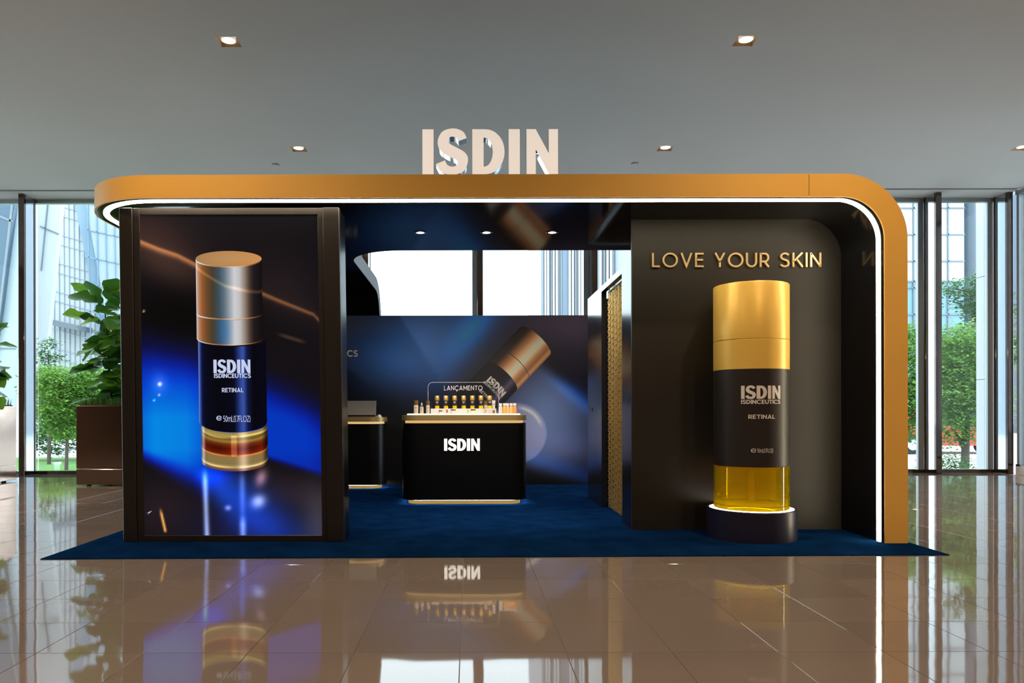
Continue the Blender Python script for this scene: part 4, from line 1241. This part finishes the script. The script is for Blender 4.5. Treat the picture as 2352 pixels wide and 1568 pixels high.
# acrylic launch sign
ac = empty('acrylic_sign', (rx(1064), 7.95, ZR0), 'clear acrylic panel reading LANÇAMENTO standing behind the bottle row', 'sign')
ax0, ax1 = (983 - 1078) * 7.95 / F_PX, (1146 - 1078) * 7.95 / F_PX
az1 = 1 + (943 - 877.5) * 7.95 / F_PX
pl_ = [(ax0, ZR0), (ax1, ZR0)] + arc(ax1 - 0.05, az1 - 0.05, 0.05, 0.05, 0, 90, 8) + arc(ax0 + 0.05, az1 - 0.05, 0.05, 0.05, 90, 180, 8)
MB().prism(pl_, 7.95, 7.956, 'y').build('sheet', M['acrylic'], ac)
ed_o = [(ax1, ZR0)] + arc(ax1 - 0.05, az1 - 0.05, 0.05, 0.05, 0, 90, 8) + arc(ax0 + 0.05, az1 - 0.05, 0.05, 0.05, 90, 180, 8) + [(ax0, ZR0)]
ed_i = [(ax1 - 0.003, ZR0)] + arc(ax1 - 0.05, az1 - 0.05, 0.047, 0.047, 0, 90, 8) + arc(ax0 + 0.05, az1 - 0.05, 0.047, 0.047, 90, 180, 8) + [(ax0 + 0.003, ZR0)]
M['acrylic_edge'] = mat('acrylic_edge', (0.62, 0.66, 0.68), 0.2, emit=(0.8, 0.85, 0.9), estr=0.0)
MB().band(ed_o, ed_i, 7.9495, 7.9565, 'y').build('polished_edge', M['acrylic_edge'], ac)
g_, w_1 = stroke_text('LANÇAMENTO', 0.10, 0.20)
lx0, lx1 = (1020 - 1078) * 7.95 / F_PX, (1108 - 1078) * 7.95 / F_PX
lz0, lz1 = 1 + (943 - 896) * 7.95 / F_PX, 1 + (943 - 885.5) * 7.95 / F_PX
text_mb(g_, lx0, lz0, (lx1 - lx0) / w_1, lz1 - lz0, 7.948, 7.9492).build('lettering', M['white_print'], ac)

def dark_bottle(x, y, z, label):
    b = empty('retinal_bottle', (x, y, z), label, 'bottle', 'black-label bottles on the white riser')
    r = 0.0232
    MB().lathe([(r, z), (r, z + 0.030)], 24, (x, y, 0)).build('glass_foot', M['amber_bright'], b, 40)
    lb_ = MB().lathe([(r, z + 0.0302), (r, z + 0.085)], 24, (x, y, 0)).build('label', M['label_black'], b, 40)
    MB().lathe([(r + 0.0006, z + 0.0854), (r + 0.0006, z + 0.134), (r - 0.001, z + 0.136)], 24, (x, y, 0)).build('cap', M['gold_metal'], b, 40)
    wr = lambda X, d, Z: (x + (r + 0.0003 + d) * math.sin(X / r), y - (r + 0.0003 + d) * math.cos(X / r), Z)
    mb = text_mb(LG, -0.0125, z + 0.064, 0.025 / LGW, 0.009, 0, 0.0003)
    g2, w2 = stroke_text('RETINAL', 0.17, 0.12)
    m2 = text_mb(g2, -0.008, z + 0.052, 0.016 / w2, 0.003, 0, 0.0003)
    mb.add(m2.v, m2.f)
    mb.v = [wr(*v) for v in mb.v]
    mb.build('label_lettering', M['white_print'], lb_)
    return b
M['amber_bright'] = mat('amber_bright', (0.75, 0.52, 0.01), 0.1, 0, 0.5, emit=(0.9, 0.6, 0.0), estr=0.0)
ords = ('first', 'second', 'third', 'fourth', 'fifth', 'sixth', 'seventh')
for k, px in enumerate((1004, 1024.3, 1044.3, 1065, 1085, 1104.7, 1124.7)):
    dark_bottle((px - 1078) * 7.84 / F_PX, 7.84, ZR, 'gold-capped black-label bottle, %s from the tall screen side on the white riser' % ords[k])

YF = 7.69
KF = F_PX / YF
fx = lambda px: (px - 1078) / KF
M['cap_brass'] = mat('cap_brass', (0.70, 0.42, 0.16), 0.3, 0.9)
M['bottle_white'] = mat('bottle_white', (0.60, 0.57, 0.52), 0.35, var=0.02)
M['label_gold'] = mat('label_gold', (0.75, 0.50, 0.18), 0.4, 0.3)
def simple_bottle(name, px, r, body_h, cap_h, label, bm, cm, cat='bottle', taper=1.0, y=YF, lab=None, capr=None):
    x = (px - 1078) * y / F_PX; z = ZR0
    b = empty(name, (x, y, z), label, cat, 'products on the white tray')
    bo = MB().lathe([(r, z), (r, z + body_h * 0.94), (r * 0.96, z + body_h)], 22, (x, y, 0)).build('body', bm, b, 40)
    cr = capr or r
    MB().lathe([(cr, z + body_h + 0.0005), (cr * taper, z + body_h + cap_h)], 22, (x, y, 0)).build('cap', cm, b, 40)
    if lab is not None:
        mb = text_mb(LG, -r * 0.5, z + body_h * 0.66, r / LGW, r * 0.32, 0, 0.0004)
        mb.v = [(x + (r + 0.0003 + v[1]) * math.sin(v[0] / r), y - (r + 0.0003 + v[1]) * math.cos(v[0] / r), v[2]) for v in mb.v]
        mb.build('label_lettering', lab, bo)
        mb = MB(); n_ = 6
        for i in range(n_):
            a0_, a1_ = -0.5 + i / n_, -0.5 + (i + 1) / n_
            rr = r + 0.0004
            mb.add([(x + rr * math.sin(a0_), y - rr * math.cos(a0_), z + body_h * 0.12), (x + rr * math.sin(a1_), y - rr * math.cos(a1_), z + body_h * 0.12),
                    (x + rr * math.sin(a1_), y - rr * math.cos(a1_), z + body_h * 0.5), (x + rr * math.sin(a0_), y - rr * math.cos(a0_), z + body_h * 0.5)], [(0, 1, 2, 3)])
        mb.build('label_panel', M['label_gold'], bo)
    return b
simple_bottle('pump_bottle', 955.6, 0.0235, 0.088, 0.050, 'tall white bottle with gold cap at the left end of the tray', M['bottle_white'], M['cap_brass'], lab=M['label_black'])
dr = simple_bottle('dropper_bottle', 968.6, 0.0195, 0.070, 0.016, 'short white dropper bottle with pointed bulb on the tray', M['bottle_white'], M['cap_brass'], lab=M['label_black'], capr=0.013)
xd = (968.6 - 1078) * YF / F_PX
MB().lathe([(0.0075, ZR0 + 0.087), (0.0075, ZR0 + 0.100), (0.004, ZR0 + 0.112), (0.002, ZR0 + 0.115)], 16, (xd, YF, 0)).build('bulb', M['bottle_white'], dr, 50)
simple_bottle('slim_bottle', 982.7, 0.0185, 0.087, 0.046, 'slim white bottle with gold cap left of the riser', M['bottle_white'], M['cap_brass'], lab=M['label_black'])
simple_bottle('slim_bottle', 1115.8, 0.0165, 0.087, 0.046, 'slim white bottle with gold cap standing in front of the riser end', M['bottle_white'], M['cap_brass'], lab=M['label_black'], y=7.665)
M['jar_pink'] = mat('jar_pink', (0.80, 0.62, 0.55), 0.25)
M['jar_green'] = mat('jar_green', (0.66, 0.74, 0.50), 0.25)
M['lid_amber'] = mat('lid_amber', (0.42, 0.24, 0.07), 0.25, 0.7)
for px, r, bh, m_, lab_ in ((1011.7, 0.021, 0.020, 'bottle_white', 'small white cream jar with gold lid before the riser'), (1041, 0.0275, 0.030, 'jar_pink', 'pink cream jar with amber lid before the riser'),
                            (1086.4, 0.0275, 0.030, 'jar_green', 'pale green cream jar with amber lid before the riser')):
    simple_bottle('cream_jar', px, r, bh, 0.015, lab_, M[m_], M['lid_amber'], 'jar', y=7.70, capr=r * 0.95)
# squeeze tube standing on its cap
xt = (1134 - 1078) * YF / F_PX
tu = empty('cream_tube', (xt, YF, ZR0), 'white squeeze tube standing on its gold cap at the riser end', 'tube', 'products on the white tray')
MB().lathe([(0.0125, ZR0), (0.0125, ZR0 + 0.034)], 20, (xt, YF, 0)).build('cap', M['cap_brass'], tu, 40)
tv = MB(); rows = 6
vs_, fs_ = [], []
for i in range(rows + 1):
    t = i / rows
    rx_, ry_ = 0.0135 + 0.0045 * t, 0.0135 * (1 - t) + 0.0012
    for k in range(18):
        a = 2 * PI * k / 18
        vs_.append((xt + rx_ * math.cos(a), YF + ry_ * math.sin(a), ZR0 + 0.0345 + 0.102 * t))
for i in range(rows):
    for k in range(18):
        fs_.append((i * 18 + k, i * 18 + (k + 1) % 18, (i + 1) * 18 + (k + 1) % 18, (i + 1) * 18 + k))
tv.add(vs_, fs_ + [tuple(range(18))[::-1], tuple(rows * 18 + k for k in range(18))])
tb_ = tv.build('tube_body', M['bottle_white'], tu, 50)
text_mb(LG, xt - 0.009, ZR0 + 0.095, 0.018 / LGW, 0.006, YF - 0.0115, YF - 0.0105).build('label_lettering', M['label_black'], tb_)
# flat rounded sun-care bottles
sun = [(1149.8, (0.62, 0.68, 0.74), 'pale blue flat bottle with white cap beside the riser'), (1158.9, (0.85, 0.38, 0.05), 'bright orange flat bottle with white cap next to the pale blue bottle'),
       (1165.8, (0.80, 0.50, 0.30), 'peach flat bottle with white cap set back in the middle of the orange bottles'), (1174.2, (0.82, 0.42, 0.16), 'light orange flat bottle with white cap, second from the tray end'),
       (1182.6, (0.70, 0.28, 0.05), 'deep orange flat bottle with white cap at the tray end')]
for k, (px, col, lab_) in enumerate(sun):
    y = 7.69 + (0.035 if k == 2 else 0.0)
    x = (px - 1078) * y / F_PX
    s_ = empty('suncare_bottle', (x, y, ZR0), lab_, 'bottle', 'flat suncare bottles on the tray')
    mm = mat('suncare_%d' % k, col, 0.25, var=0.03)
    mb = MB(); vs_, fs_ = [], []
    pr = [(0, .78), (.12, .92), (.35, 1.0), (.6, .97), (.8, .86), (.93, .70), (1.0, .60)]
    for t, wv in pr:
        for q in range(20):
            a = 2 * PI * q / 20
            ca, sa = math.cos(a), math.sin(a)
            vs_.append((x + 0.0195 * wv * math.copysign(abs(ca) ** 0.7, ca), y + 0.012 * wv * math.copysign(abs(sa) ** 0.7, sa), ZR0 + 0.082 * t))
    for i in range(len(pr) - 1):
        for q in range(20):
            fs_.append((i * 20 + q, i * 20 + (q + 1) % 20, (i + 1) * 20 + (q + 1) % 20, (i + 1) * 20 + q))
    mb.add(vs_, fs_ + [tuple(range(20))[::-1], tuple((len(pr) - 1) * 20 + q for q in range(20))])
    bo = mb.build('body', mm, s_, 45)
    MB().rbox(x - 0.016, x + 0.016, y - 0.011, y + 0.011, ZR0 + 0.0822, ZR0 + 0.106, 0.008, 5).build('cap', M['white_plastic'], s_, 40)
    text_mb(LG, x - 0.009, ZR0 + 0.056, 0.018 / LGW, 0.006, y - 0.0122, y - 0.0112).build('label_lettering', M['white_print'] if k else M['label_gold'], bo)
    MB().lathe([(0.006, ZR0 + 0.03), (0.006, ZR0 + 0.042)], 10, (x, y - 0.0075, 0)).build('label_badge', M['label_gold'], bo, 40)

# ------------------------------------------------------------------ planters with fiddle-leaf figs
def leaf_mesh(name, seed):
    r_ = random.Random(seed)
    mb = MB(); rows = 8
    vs_, fs_ = [], []
    wprof = [0.05, 0.20, 0.27, 0.24, 0.30, 0.40, 0.38, 0.24, 0.03]
    bend = r_.uniform(0.05, 0.28)
    for i in range(rows + 1):
        t = i / rows
        w = wprof[i] * 0.92
        zc = -bend * t * t + 0.06 * t
        for s_, dz_ in ((-1, 0.05 + 0.03 * math.sin(i * 1.9 + seed)), (-0.55, 0.012), (0, -0.02), (0.55, 0.012), (1, 0.05 + 0.03 * math.sin(i * 2.3 + seed * 2))):
            vs_.append((s_ * w, t, zc + dz_ * (w / 0.35)))
    for i in range(rows):
        for k in range(4):
            fs_.append((i * 5 + k, i * 5 + k + 1, (i + 1) * 5 + k + 1, (i + 1) * 5 + k))
    mb.add(vs_, fs_)
    me = mb.mesh(name, 60)
    return me
leaf_mats = []
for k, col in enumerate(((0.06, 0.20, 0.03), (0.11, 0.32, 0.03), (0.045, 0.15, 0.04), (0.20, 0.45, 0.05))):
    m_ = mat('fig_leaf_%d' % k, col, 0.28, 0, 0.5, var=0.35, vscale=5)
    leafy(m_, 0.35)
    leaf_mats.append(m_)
leaf_meshes = []
for s_ in range(4):
    for k in range(4):
        me = leaf_mesh('leaf', s_ * 7 + 3) if k == 0 else leaf_meshes[-k].copy()
        me.materials.clear(); me.materials.append(leaf_mats[k])
        leaf_meshes.append(me)
def planter(label, xc, yc, hw, h):
    p = empty('planter', (xc, yc, 0), label, 'planter', 'polished metal planters by the glass')
    zb = 0.02
    MB().cbox(xc - hw, xc + hw, yc - hw, yc + hw, 0.235, h, 0.004).build('box', M['planter_metal'], p)
    MB().cbox(xc - hw, xc + hw, yc - hw, yc + hw, zb, 0.228, 0.004).build('base', M['planter_metal'], p)
    MB().box(xc - hw + 0.03, xc + hw - 0.03, yc - hw + 0.03, yc + hw - 0.03, h, h + 0.015).build('soil', M['soil'], p)
    for sx in (-1, 1):
        for sy in (-1, 1):
            MB().lathe([(0.03, 0), (0.03, 0.0195)], 12, (xc + sx * (hw - 0.12), yc + sy * (hw - 0.1), 0)).build('caster', M['rubber'], p)
    mb = MB()
    r_ = random.Random(int(xc * 100))
    for _ in range(1100):
        x = xc + r_.uniform(-hw + 0.03, hw - 0.03); y = yc + r_.uniform(-hw + 0.03, hw - 0.03)
        a = r_.uniform(0, 2 * PI); l = r_.uniform(0.05, 0.13); t = r_.uniform(0.0, 0.06)
        dx, dy = math.cos(a) * 0.006, math.sin(a) * 0.006
        mb.add([(x - dx, y - dy, h + 0.012), (x + dx, y + dy, h + 0.012), (x + t * math.sin(a), y - t * math.cos(a), h + 0.012 + l)], [(0, 1, 2)])
    tag(mb.build('ground_cover', M['grass'], p), kind='stuff')
    return p
def fig(label, xc, yc, z0, stems, seed, nleaf, rad, zlo, zhi):
    f = empty('fiddle_leaf_fig', (xc, yc, z0), label, 'plant', 'fiddle-leaf figs in planters')
    r_ = random.Random(seed)
    for (dx, dy, lx, ly) in stems:
        pts = [(xc + dx, yc + dy, z0), (xc + dx * 1.1 + lx * 0.4, yc + dy + ly * 0.4, z0 + (zhi - z0) * 0.5), (xc + dx + lx, yc + dy + ly, zhi - 0.15)]
        MB().tube(pts, [0.02, 0.015, 0.008], 8).build('stem', M['stem'], f, 60)
    n = 0
    while n < nleaf:
        st = stems[n % len(stems)]
        t = (n + r_.random()) / nleaf
        z = zlo + (zhi - zlo) * t
        a = r_.uniform(0, 2 * PI)
        k = (z - z0) / (zhi - z0)
        bx_, by_ = xc + st[0] + st[2] * k, yc + st[1] + st[3] * k
        d0 = r_.uniform(0.03, 0.14) * rad / 0.5
        L_ = r_.uniform(0.30, 0.43)
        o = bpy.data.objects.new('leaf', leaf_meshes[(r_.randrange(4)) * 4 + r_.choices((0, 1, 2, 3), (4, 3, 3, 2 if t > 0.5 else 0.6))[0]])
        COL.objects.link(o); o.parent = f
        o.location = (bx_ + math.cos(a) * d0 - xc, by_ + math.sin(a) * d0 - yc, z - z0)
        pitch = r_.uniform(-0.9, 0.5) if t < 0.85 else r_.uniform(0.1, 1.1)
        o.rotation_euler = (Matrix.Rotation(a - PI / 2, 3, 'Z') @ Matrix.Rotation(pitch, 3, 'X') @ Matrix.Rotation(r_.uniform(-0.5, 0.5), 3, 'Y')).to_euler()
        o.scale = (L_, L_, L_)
        n += 1
    return f
PHT = 1.075
planter('copper-toned polished metal planter just left of the tall screen', -4.86, 10.30, 0.40, PHT)
fig('bushy fiddle-leaf fig in the copper-toned planter beside the tall screen', -4.86, 10.30, PHT, [(-0.12, 0.0, -0.10, 0.02), (0.12, -0.08, 0.04, -0.05), (0.0, 0.12, 0.12, 0.08), (0.18, 0.1, 0.16, 0.0)], 11, 165, 0.6, 1.20, 2.60)
planter('polished metal planter cut off by the left picture edge', -6.95, 10.30, 0.40, PHT)
fig('fiddle-leaf fig in the planter cut off by the left picture edge', -6.95, 10.30, PHT, [(-0.1, 0.0, -0.1, 0.0), (0.06, 0.05, -0.02, 0.0)], 23, 90, 0.55, 1.22, 2.1)

# ------------------------------------------------------------------ outside
GZ = -0.45
tag(MB().box(-8, 70, -30, 140, GZ - 0.2, GZ).build('ground', M['paving']), 'pale paved plaza outside the glass', None, None, 'structure')
GL = -1.9
tag(MB().box(-90, -8, -30, 140, GL - 0.2, GL).build('terrace', M['paving']), 'lower paved terrace outside the glass behind the planters', None, None, 'structure')
tag(MB().box(-40, -8.5, 24, 46, GL, GL + 0.05).build('lawn', M['lawn']), 'green lawn on the lower terrace behind the planters', None, None, 'structure')
def opx(px, py, Y):
    return ((px - 1078) * Y / F_PX, 1 + (943 - py) * Y / F_PX)
def slab(name, m, parent, pts, Y, th):
    return MB().prism([opx(a, b, Y) for a, b in pts], Y, Y + th, 'y').build(name, m, parent)
def bar(name, m, parent, p0, p1, Y, wd, dp=0.08):
    a = Vector(opx(*p0, Y)); b = Vector(opx(*p1, Y))
    d = (b - a).normalized(); n = Vector((-d.y, d.x)) * wd / 2
    return MB().prism([tuple(a + n), tuple(b + n), tuple(b - n), tuple(a - n)], Y - dp, Y, 'y').build(name, m, parent)

Yt = 56.0
xb, _ = opx(200, 943, Yt)
tw = empty('faceted_tower', (xb, Yt, GL), 'pale faceted tower with slanted glass folds behind the copper-toned planter', 'building')
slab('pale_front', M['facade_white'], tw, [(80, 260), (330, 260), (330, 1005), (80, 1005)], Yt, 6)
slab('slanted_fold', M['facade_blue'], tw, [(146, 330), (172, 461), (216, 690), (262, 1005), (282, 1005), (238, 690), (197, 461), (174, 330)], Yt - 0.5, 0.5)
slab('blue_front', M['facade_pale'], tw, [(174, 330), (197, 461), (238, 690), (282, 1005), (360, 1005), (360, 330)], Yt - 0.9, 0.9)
for k in range(12):
    x = 112 + 11.6 * k
    bar('mullion', M['facade_pale'], tw, (x, 330), (x + 3, 900), Yt, 0.03)
for k in range(9):
    for d in (0, 22):
        y = 395 + 66 * k + d
        bar('mullion', M['facade_pale'], tw, (100, y), (250, y + 42), Yt, 0.04)
for k in range(6):
    x = 200 + 20 * k
    bar('mullion', M['facade_blue'], tw, (x, 330), (x + 12, 900), Yt - 0.9, 0.07)
for k in range(7):
    y = 400 + 62 * k
    bar('mullion', M['facade_blue'], tw, (190, y), (330, y + 30), Yt - 0.9, 0.07)
slab('ledge', M['mullion_grey'], tw, [(96, 728), (180, 745), (180, 757), (96, 740)], Yt - 2.0, 2.0)
bl = empty('slanted_blade', (opx(110, 943, 50)[0], 50, GL), 'tall white slanted wall blade seen through the glass beside the window fin', 'building')
slab('blade', M['facade_white'], bl, [(50, 330), (158, 330), (143, 461), (111, 760), (91, 1000), (50, 1000)], 50, 0.4)
bar('joint', M['mullion_grey'], bl, (112, 461), (96, 620), 50, 0.07)
bar('joint', M['mullion_grey'], bl, (94, 518), (137, 536), 50, 0.07)
gb = empty('glass_block', (opx(0, 943, 46)[0], 46, GL), 'blue glass block with a slanted dark edge at the left picture edge', 'building')
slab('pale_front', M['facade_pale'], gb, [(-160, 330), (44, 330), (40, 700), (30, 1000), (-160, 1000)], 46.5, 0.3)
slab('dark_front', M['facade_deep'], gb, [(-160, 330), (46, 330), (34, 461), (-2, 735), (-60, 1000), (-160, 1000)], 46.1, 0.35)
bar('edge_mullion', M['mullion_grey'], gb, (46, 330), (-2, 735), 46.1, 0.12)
bar('mullion', M['mullion_grey'], gb, (-20, 486), (30, 507), 46.1, 0.12)
bar('mullion', M['mullion_grey'], gb, (-40, 797), (38, 798), 46.5, 0.08)

Yc = 46.0
ct = empty('ribbed_tower', (opx(1400, 943, Yc)[0], Yc, GZ), 'pale tower with vertical ribs seen through the opening above the back wall', 'building')
slab('front', M['tower_pale'], ct, [(1243, -200), (1640, -200), (1640, 997), (1243, 997)], Yc, 10)
slab('dark_stripe', M['tower_stripe'], ct, [(1292, -200), (1304, -200), (1304, 980), (1292, 980)], Yc - 0.05, 0.05)
for k, x in enumerate((1247, 1252, 1258, 1266, 1271, 1278, 1288, 1308, 1315, 1321, 1330, 1336, 1343, 1350, 1378, 1386, 1394, 1402, 1413)):
    bar('rib', M['facade_white'] if k % 3 else M['tower_line'], ct, (x, -200), (x, 980), Yc, 0.12 if k % 3 else 0.05, 0.3)
Yr = 40.0
rb = empty('grid_building', (opx(2130, 943, Yr)[0], Yr, GZ), 'white and teal glass building with a square grid behind the gold arch', 'building')
slab('white_front', M['facade_white'], rb, [(1900, 150), (2215, 150), (2215, 650), (1900, 650)], Yr, 8)
slab('teal_front', M['facade_teal'], rb, [(1900, 650), (2215, 650), (2215, 1005), (1900, 1005)], Yr, 8)
for y in (358, 419, 480, 541, 602, 648, 663, 724, 790):
    bar('mullion', M['mullion_grey'], rb, (1900, y), (2215, y), Yr, 0.07)
for x in (2018, 2098, 2177):
    bar('mullion', M['mullion_grey'], rb, (x, 150), (x, 960), Yr, 0.07)
sb_ = empty('slate_tower', (opx(2260, 943, 46)[0], 46, GZ), 'dark slate blue tower behind the trees near the right glazing', 'building')
slab('front', M['facade_slate'], sb_, [(2192, 150), (2440, 150), (2440, 997), (2192, 997)], 46, 6)
slab('side_front', M['facade_deep'], sb_, [(2244, 150), (2420, 150), (2420, 700), (2240, 700)], 45.9, 0.1)
xcol = opx(2222, 943, 45.5)[0]
MB().lathe([(0.42, GZ), (0.42, 14)], 20, (xcol, 45.4, 0)).build('round_column', M['facade_slate'], sb_, 40)
for y in (492, 556):
    bar('band', M['facade_blue'], sb_, (2197, y), (2300, y - 4), 45.9, 0.05)
# white clad column outside the corner
wc = empty('clad_column', (8.62, 12.3, GZ), 'slender white clad column standing outside the glass right of the trees', 'column')
for z0, z1 in ((GZ, 1.5), (1.506, 3.2), (3.206, 5.2)):
    MB().cbox(8.49, 8.66, 12.2, 12.4, z0, z1, 0.004).build('cladding_panel', M['facade_white'], wc)

def tree(name, label, x, y, ztop, crown, leafsize, n, seed, m, trunk_r=0.07, group='trees outside the glass', GZ=GZ, clump=1.0):
    """crown: list of (dx, dy, z, rx, ry, rz) ellipsoid lobes filled with leaf clumps"""
    t = empty(name, (x, y, GZ), label, 'tree', group)
    r_ = random.Random(seed)
    mb = MB(); mb.tube([(x, y, GZ), (x + 0.05, y, GZ + (ztop - GZ) * 0.4), (x - 0.04, y + 0.03, ztop)], [trunk_r, trunk_r * 0.8, trunk_r * 0.3], 9)
    for (dx, dy, z, rx, ry, rz) in crown:
        mb.tube([(x + 0.03, y, max(GZ + 0.3, GZ + (z - GZ) * 0.45)), (x + dx * 0.5, y + dy * 0.5, z - rz * 0.4), (x + dx, y + dy, z)], [trunk_r * 0.55, trunk_r * 0.4, trunk_r * 0.15], 7)
    mb.build('trunk', M['bark'], t, 60)
    lv = MB()
    vol = sum(c[3] * c[4] * c[5] for c in crown)
    for (dx, dy, z, rx, ry, rz) in crown:
        nc = max(4, int(n * rx * ry * rz / vol / 26))
        for _ in range(nc):
            while True:
                p = Vector((r_.uniform(-1, 1), r_.uniform(-1, 1), r_.uniform(-1, 1)))
                if 0.25 < p.length < 1: break
            c = Vector((x + dx + p.x * rx, y + dy + p.y * ry, z + p.z * rz))
            cr = r_.uniform(0.10, 0.22) * clump
            for _k in range(26):
                q = c + Vector((r_.gauss(0, cr), r_.gauss(0, cr), r_.gauss(0, cr * 0.38)))
                l = leafsize * r_.uniform(0.6, 1.2)
                a = r_.uniform(0, 2 * PI); tl = r_.uniform(-0.7, 0.5)
                d = Vector((math.cos(a) * math.cos(tl), math.sin(a) * math.cos(tl), math.sin(tl)))
                s_ = Vector((-math.sin(a), math.cos(a), r_.uniform(-0.4, 0.4))) * (l * 0.30)
                lv.add([q, q + d * l * 0.5 + s_, q + d * l, q + d * l * 0.5 - s_], [(0, 1, 2, 3)])
    me = bpy.data.meshes.new('crown')
    me.from_pydata([(v[0] - x, v[1] - y, v[2] - GZ) for v in lv.v], [], lv.f)
    me.materials.append(m)
    o = bpy.data.objects.new('crown', me); COL.objects.link(o); o.parent = t; o['kind'] = 'stuff'
    return t
def tx(px, Y): return (px - 1078) * Y / F_PX
tree('street_tree', 'round green tree with forked trunk behind the copper-toned planter', tx(152, 36), 36, 2.2, [(0, 0, 1.7, 1.5, 1.4, 1.5), (-0.7, 0.2, 2.5, 0.7, 0.8, 0.9), (1.2, 0.1, 1.9, 1.2, 1.2, 1.3), (0.1, 0, 0.3, 1.3, 1.0, 0.7)], 0.20, 15000, 5, M['tree_leaf_a'], 0.09, GZ=GL, clump=1.7)
tree('street_tree', 'slim dark green tree rising beside the white slanted blade', tx(112, 40), 40, 4.2, [(0, 0, 4.0, 0.45, 0.5, 1.3), (-0.1, 0, 2.0, 0.9, 0.9, 1.4)], 0.20, 3600, 6, M['tree_leaf_b'], 0.10, GZ=GL, clump=1.6)
tree('street_tree', 'broad green tree growing behind the fig and the copper-toned planter', tx(240, 43), 43, 3.0, [(0, 0, 1.6, 2.4, 1.6, 1.9), (-2.2, 0.2, 0.4, 1.8, 1.3, 1.3), (-3.4, 0.2, -0.6, 1.4, 1.0, 0.9)], 0.22, 14000, 8, M['tree_leaf_b'], 0.12, GZ=GL, clump=1.8)
tree('street_tree', 'light green tree just right of the gold arch leg', tx(2075, 18), 18, 2.6, [(0, 0, 2.0, 0.9, 0.8, 1.1), (0.1, 0, 0.9, 0.7, 0.7, 0.7)], 0.10, 15000, 9, M['tree_leaf_a'], 0.07)
tree('street_tree', 'full green tree in the wide pane right of the gold arch', tx(2215, 16.5), 16.5, 2.8, [(0, 0, 2.2, 0.75, 0.7, 0.75), (-0.4, 0, 1.5, 0.6, 0.7, 0.7), (0.25, 0, 1.2, 0.6, 0.6, 0.75), (-0.3, 0, 0.6, 0.5, 0.5, 0.4)], 0.09, 22000, 10, M['tree_leaf_a'], 0.09)
tree('street_tree', 'tall dark green tree with high side branches behind the full green tree', tx(2262, 19), 19, 4.2, [(0, 0, 3.7, 0.7, 0.6, 0.45), (-0.75, 0, 4.1, 0.45, 0.4, 0.16), (0.1, 0, 4.4, 0.4, 0.4, 0.28), (-0.1, 0, 2.6, 0.9, 0.7, 0.6), (-0.9, 0.2, 2.5, 0.7, 0.6, 0.4)], 0.10, 14000, 12, M['tree_leaf_b'], 0.08)
tree('low_shrub', 'low leafy shrub on the plaza beneath the full green tree', tx(2192, 15.6), 15.6, 0.0, [(0, 0, -0.15, 0.3, 0.3, 0.22), (-0.3, 0, -0.2, 0.2, 0.2, 0.15)], 0.07, 900, 14, M['tree_leaf_b'], 0.02, None)
# red car parked beyond the right-hand trees
Yv = 25.0
cx0 = tx(2145, Yv)
car = empty('car', (cx0, Yv, GZ), 'small red car parked behind the trees right of the gold arch', 'car')
side = [(-1.9, 0.28), (1.9, 0.28), (1.95, 0.62), (1.75, 0.86), (0.95, 0.92), (0.45, 1.36), (-1.15, 1.38), (-1.75, 0.92), (-1.95, 0.8)]
MB().prism([(cx0 + a, GZ + b) for a, b in side], Yv - 0.8, Yv + 0.8, 'y').build('body', M['red_paint'], car)
for w_p in ([(0.82, 0.94), (0.38, 1.29), (-0.25, 1.30), (-0.25, 0.94)], [(-0.33, 0.94), (-0.33, 1.30), (-1.10, 1.31), (-1.55, 0.95)]):
    MB().prism([(cx0 + a, GZ + b) for a, b in w_p], Yv - 0.806, Yv - 0.79, 'y').build('side_window', M['black_gloss'], car)
for wx in (-1.2, 1.2):
    mb = MB().lathe([(0.31, -0.09), (0.31, 0.09)], 22)
    mb.v = [(cx0 + wx + v[0], Yv - 0.72 + v[2], GZ + 0.31 + v[1]) for v in mb.v]
    wh = mb.build('wheel', M['rubber'], car, 40)
    mb = MB().lathe([(0.18, -0.012), (0.18, 0.012)], 16)
    mb.v = [(cx0 + wx + v[0], Yv - 0.815 + v[2], GZ + 0.31 + v[1]) for v in mb.v]
    mb.build('hub_cap', M['frame_alu'], wh, 40)
bx_ = tx(131, 33)
bo_ = empty('bollard', (bx_, 33, GL), 'short steel bollard on the lawn beneath the round green tree', 'bollard')
MB().lathe([(0.15, GL), (0.15, GL + 0.55)], 18, (bx_, 33, 0)).build('post', M['chrome'], bo_, 40)
MB().lathe([(0.2, GL + 0.552), (0.2, GL + 0.66)], 18, (bx_, 33, 0)).build('cap', M['chrome'], bo_, 40)
tag(MB().cbox(tx(2205, 14.5), tx(2275, 14.5), 14.5, 14.7, GZ, GZ + 0.28, 0.01).build('low_wall', M['facade_white'], None, loc=(tx(2240, 14.5), 14.6, GZ)), 'low white garden wall beneath the trees near the clad column', 'wall')
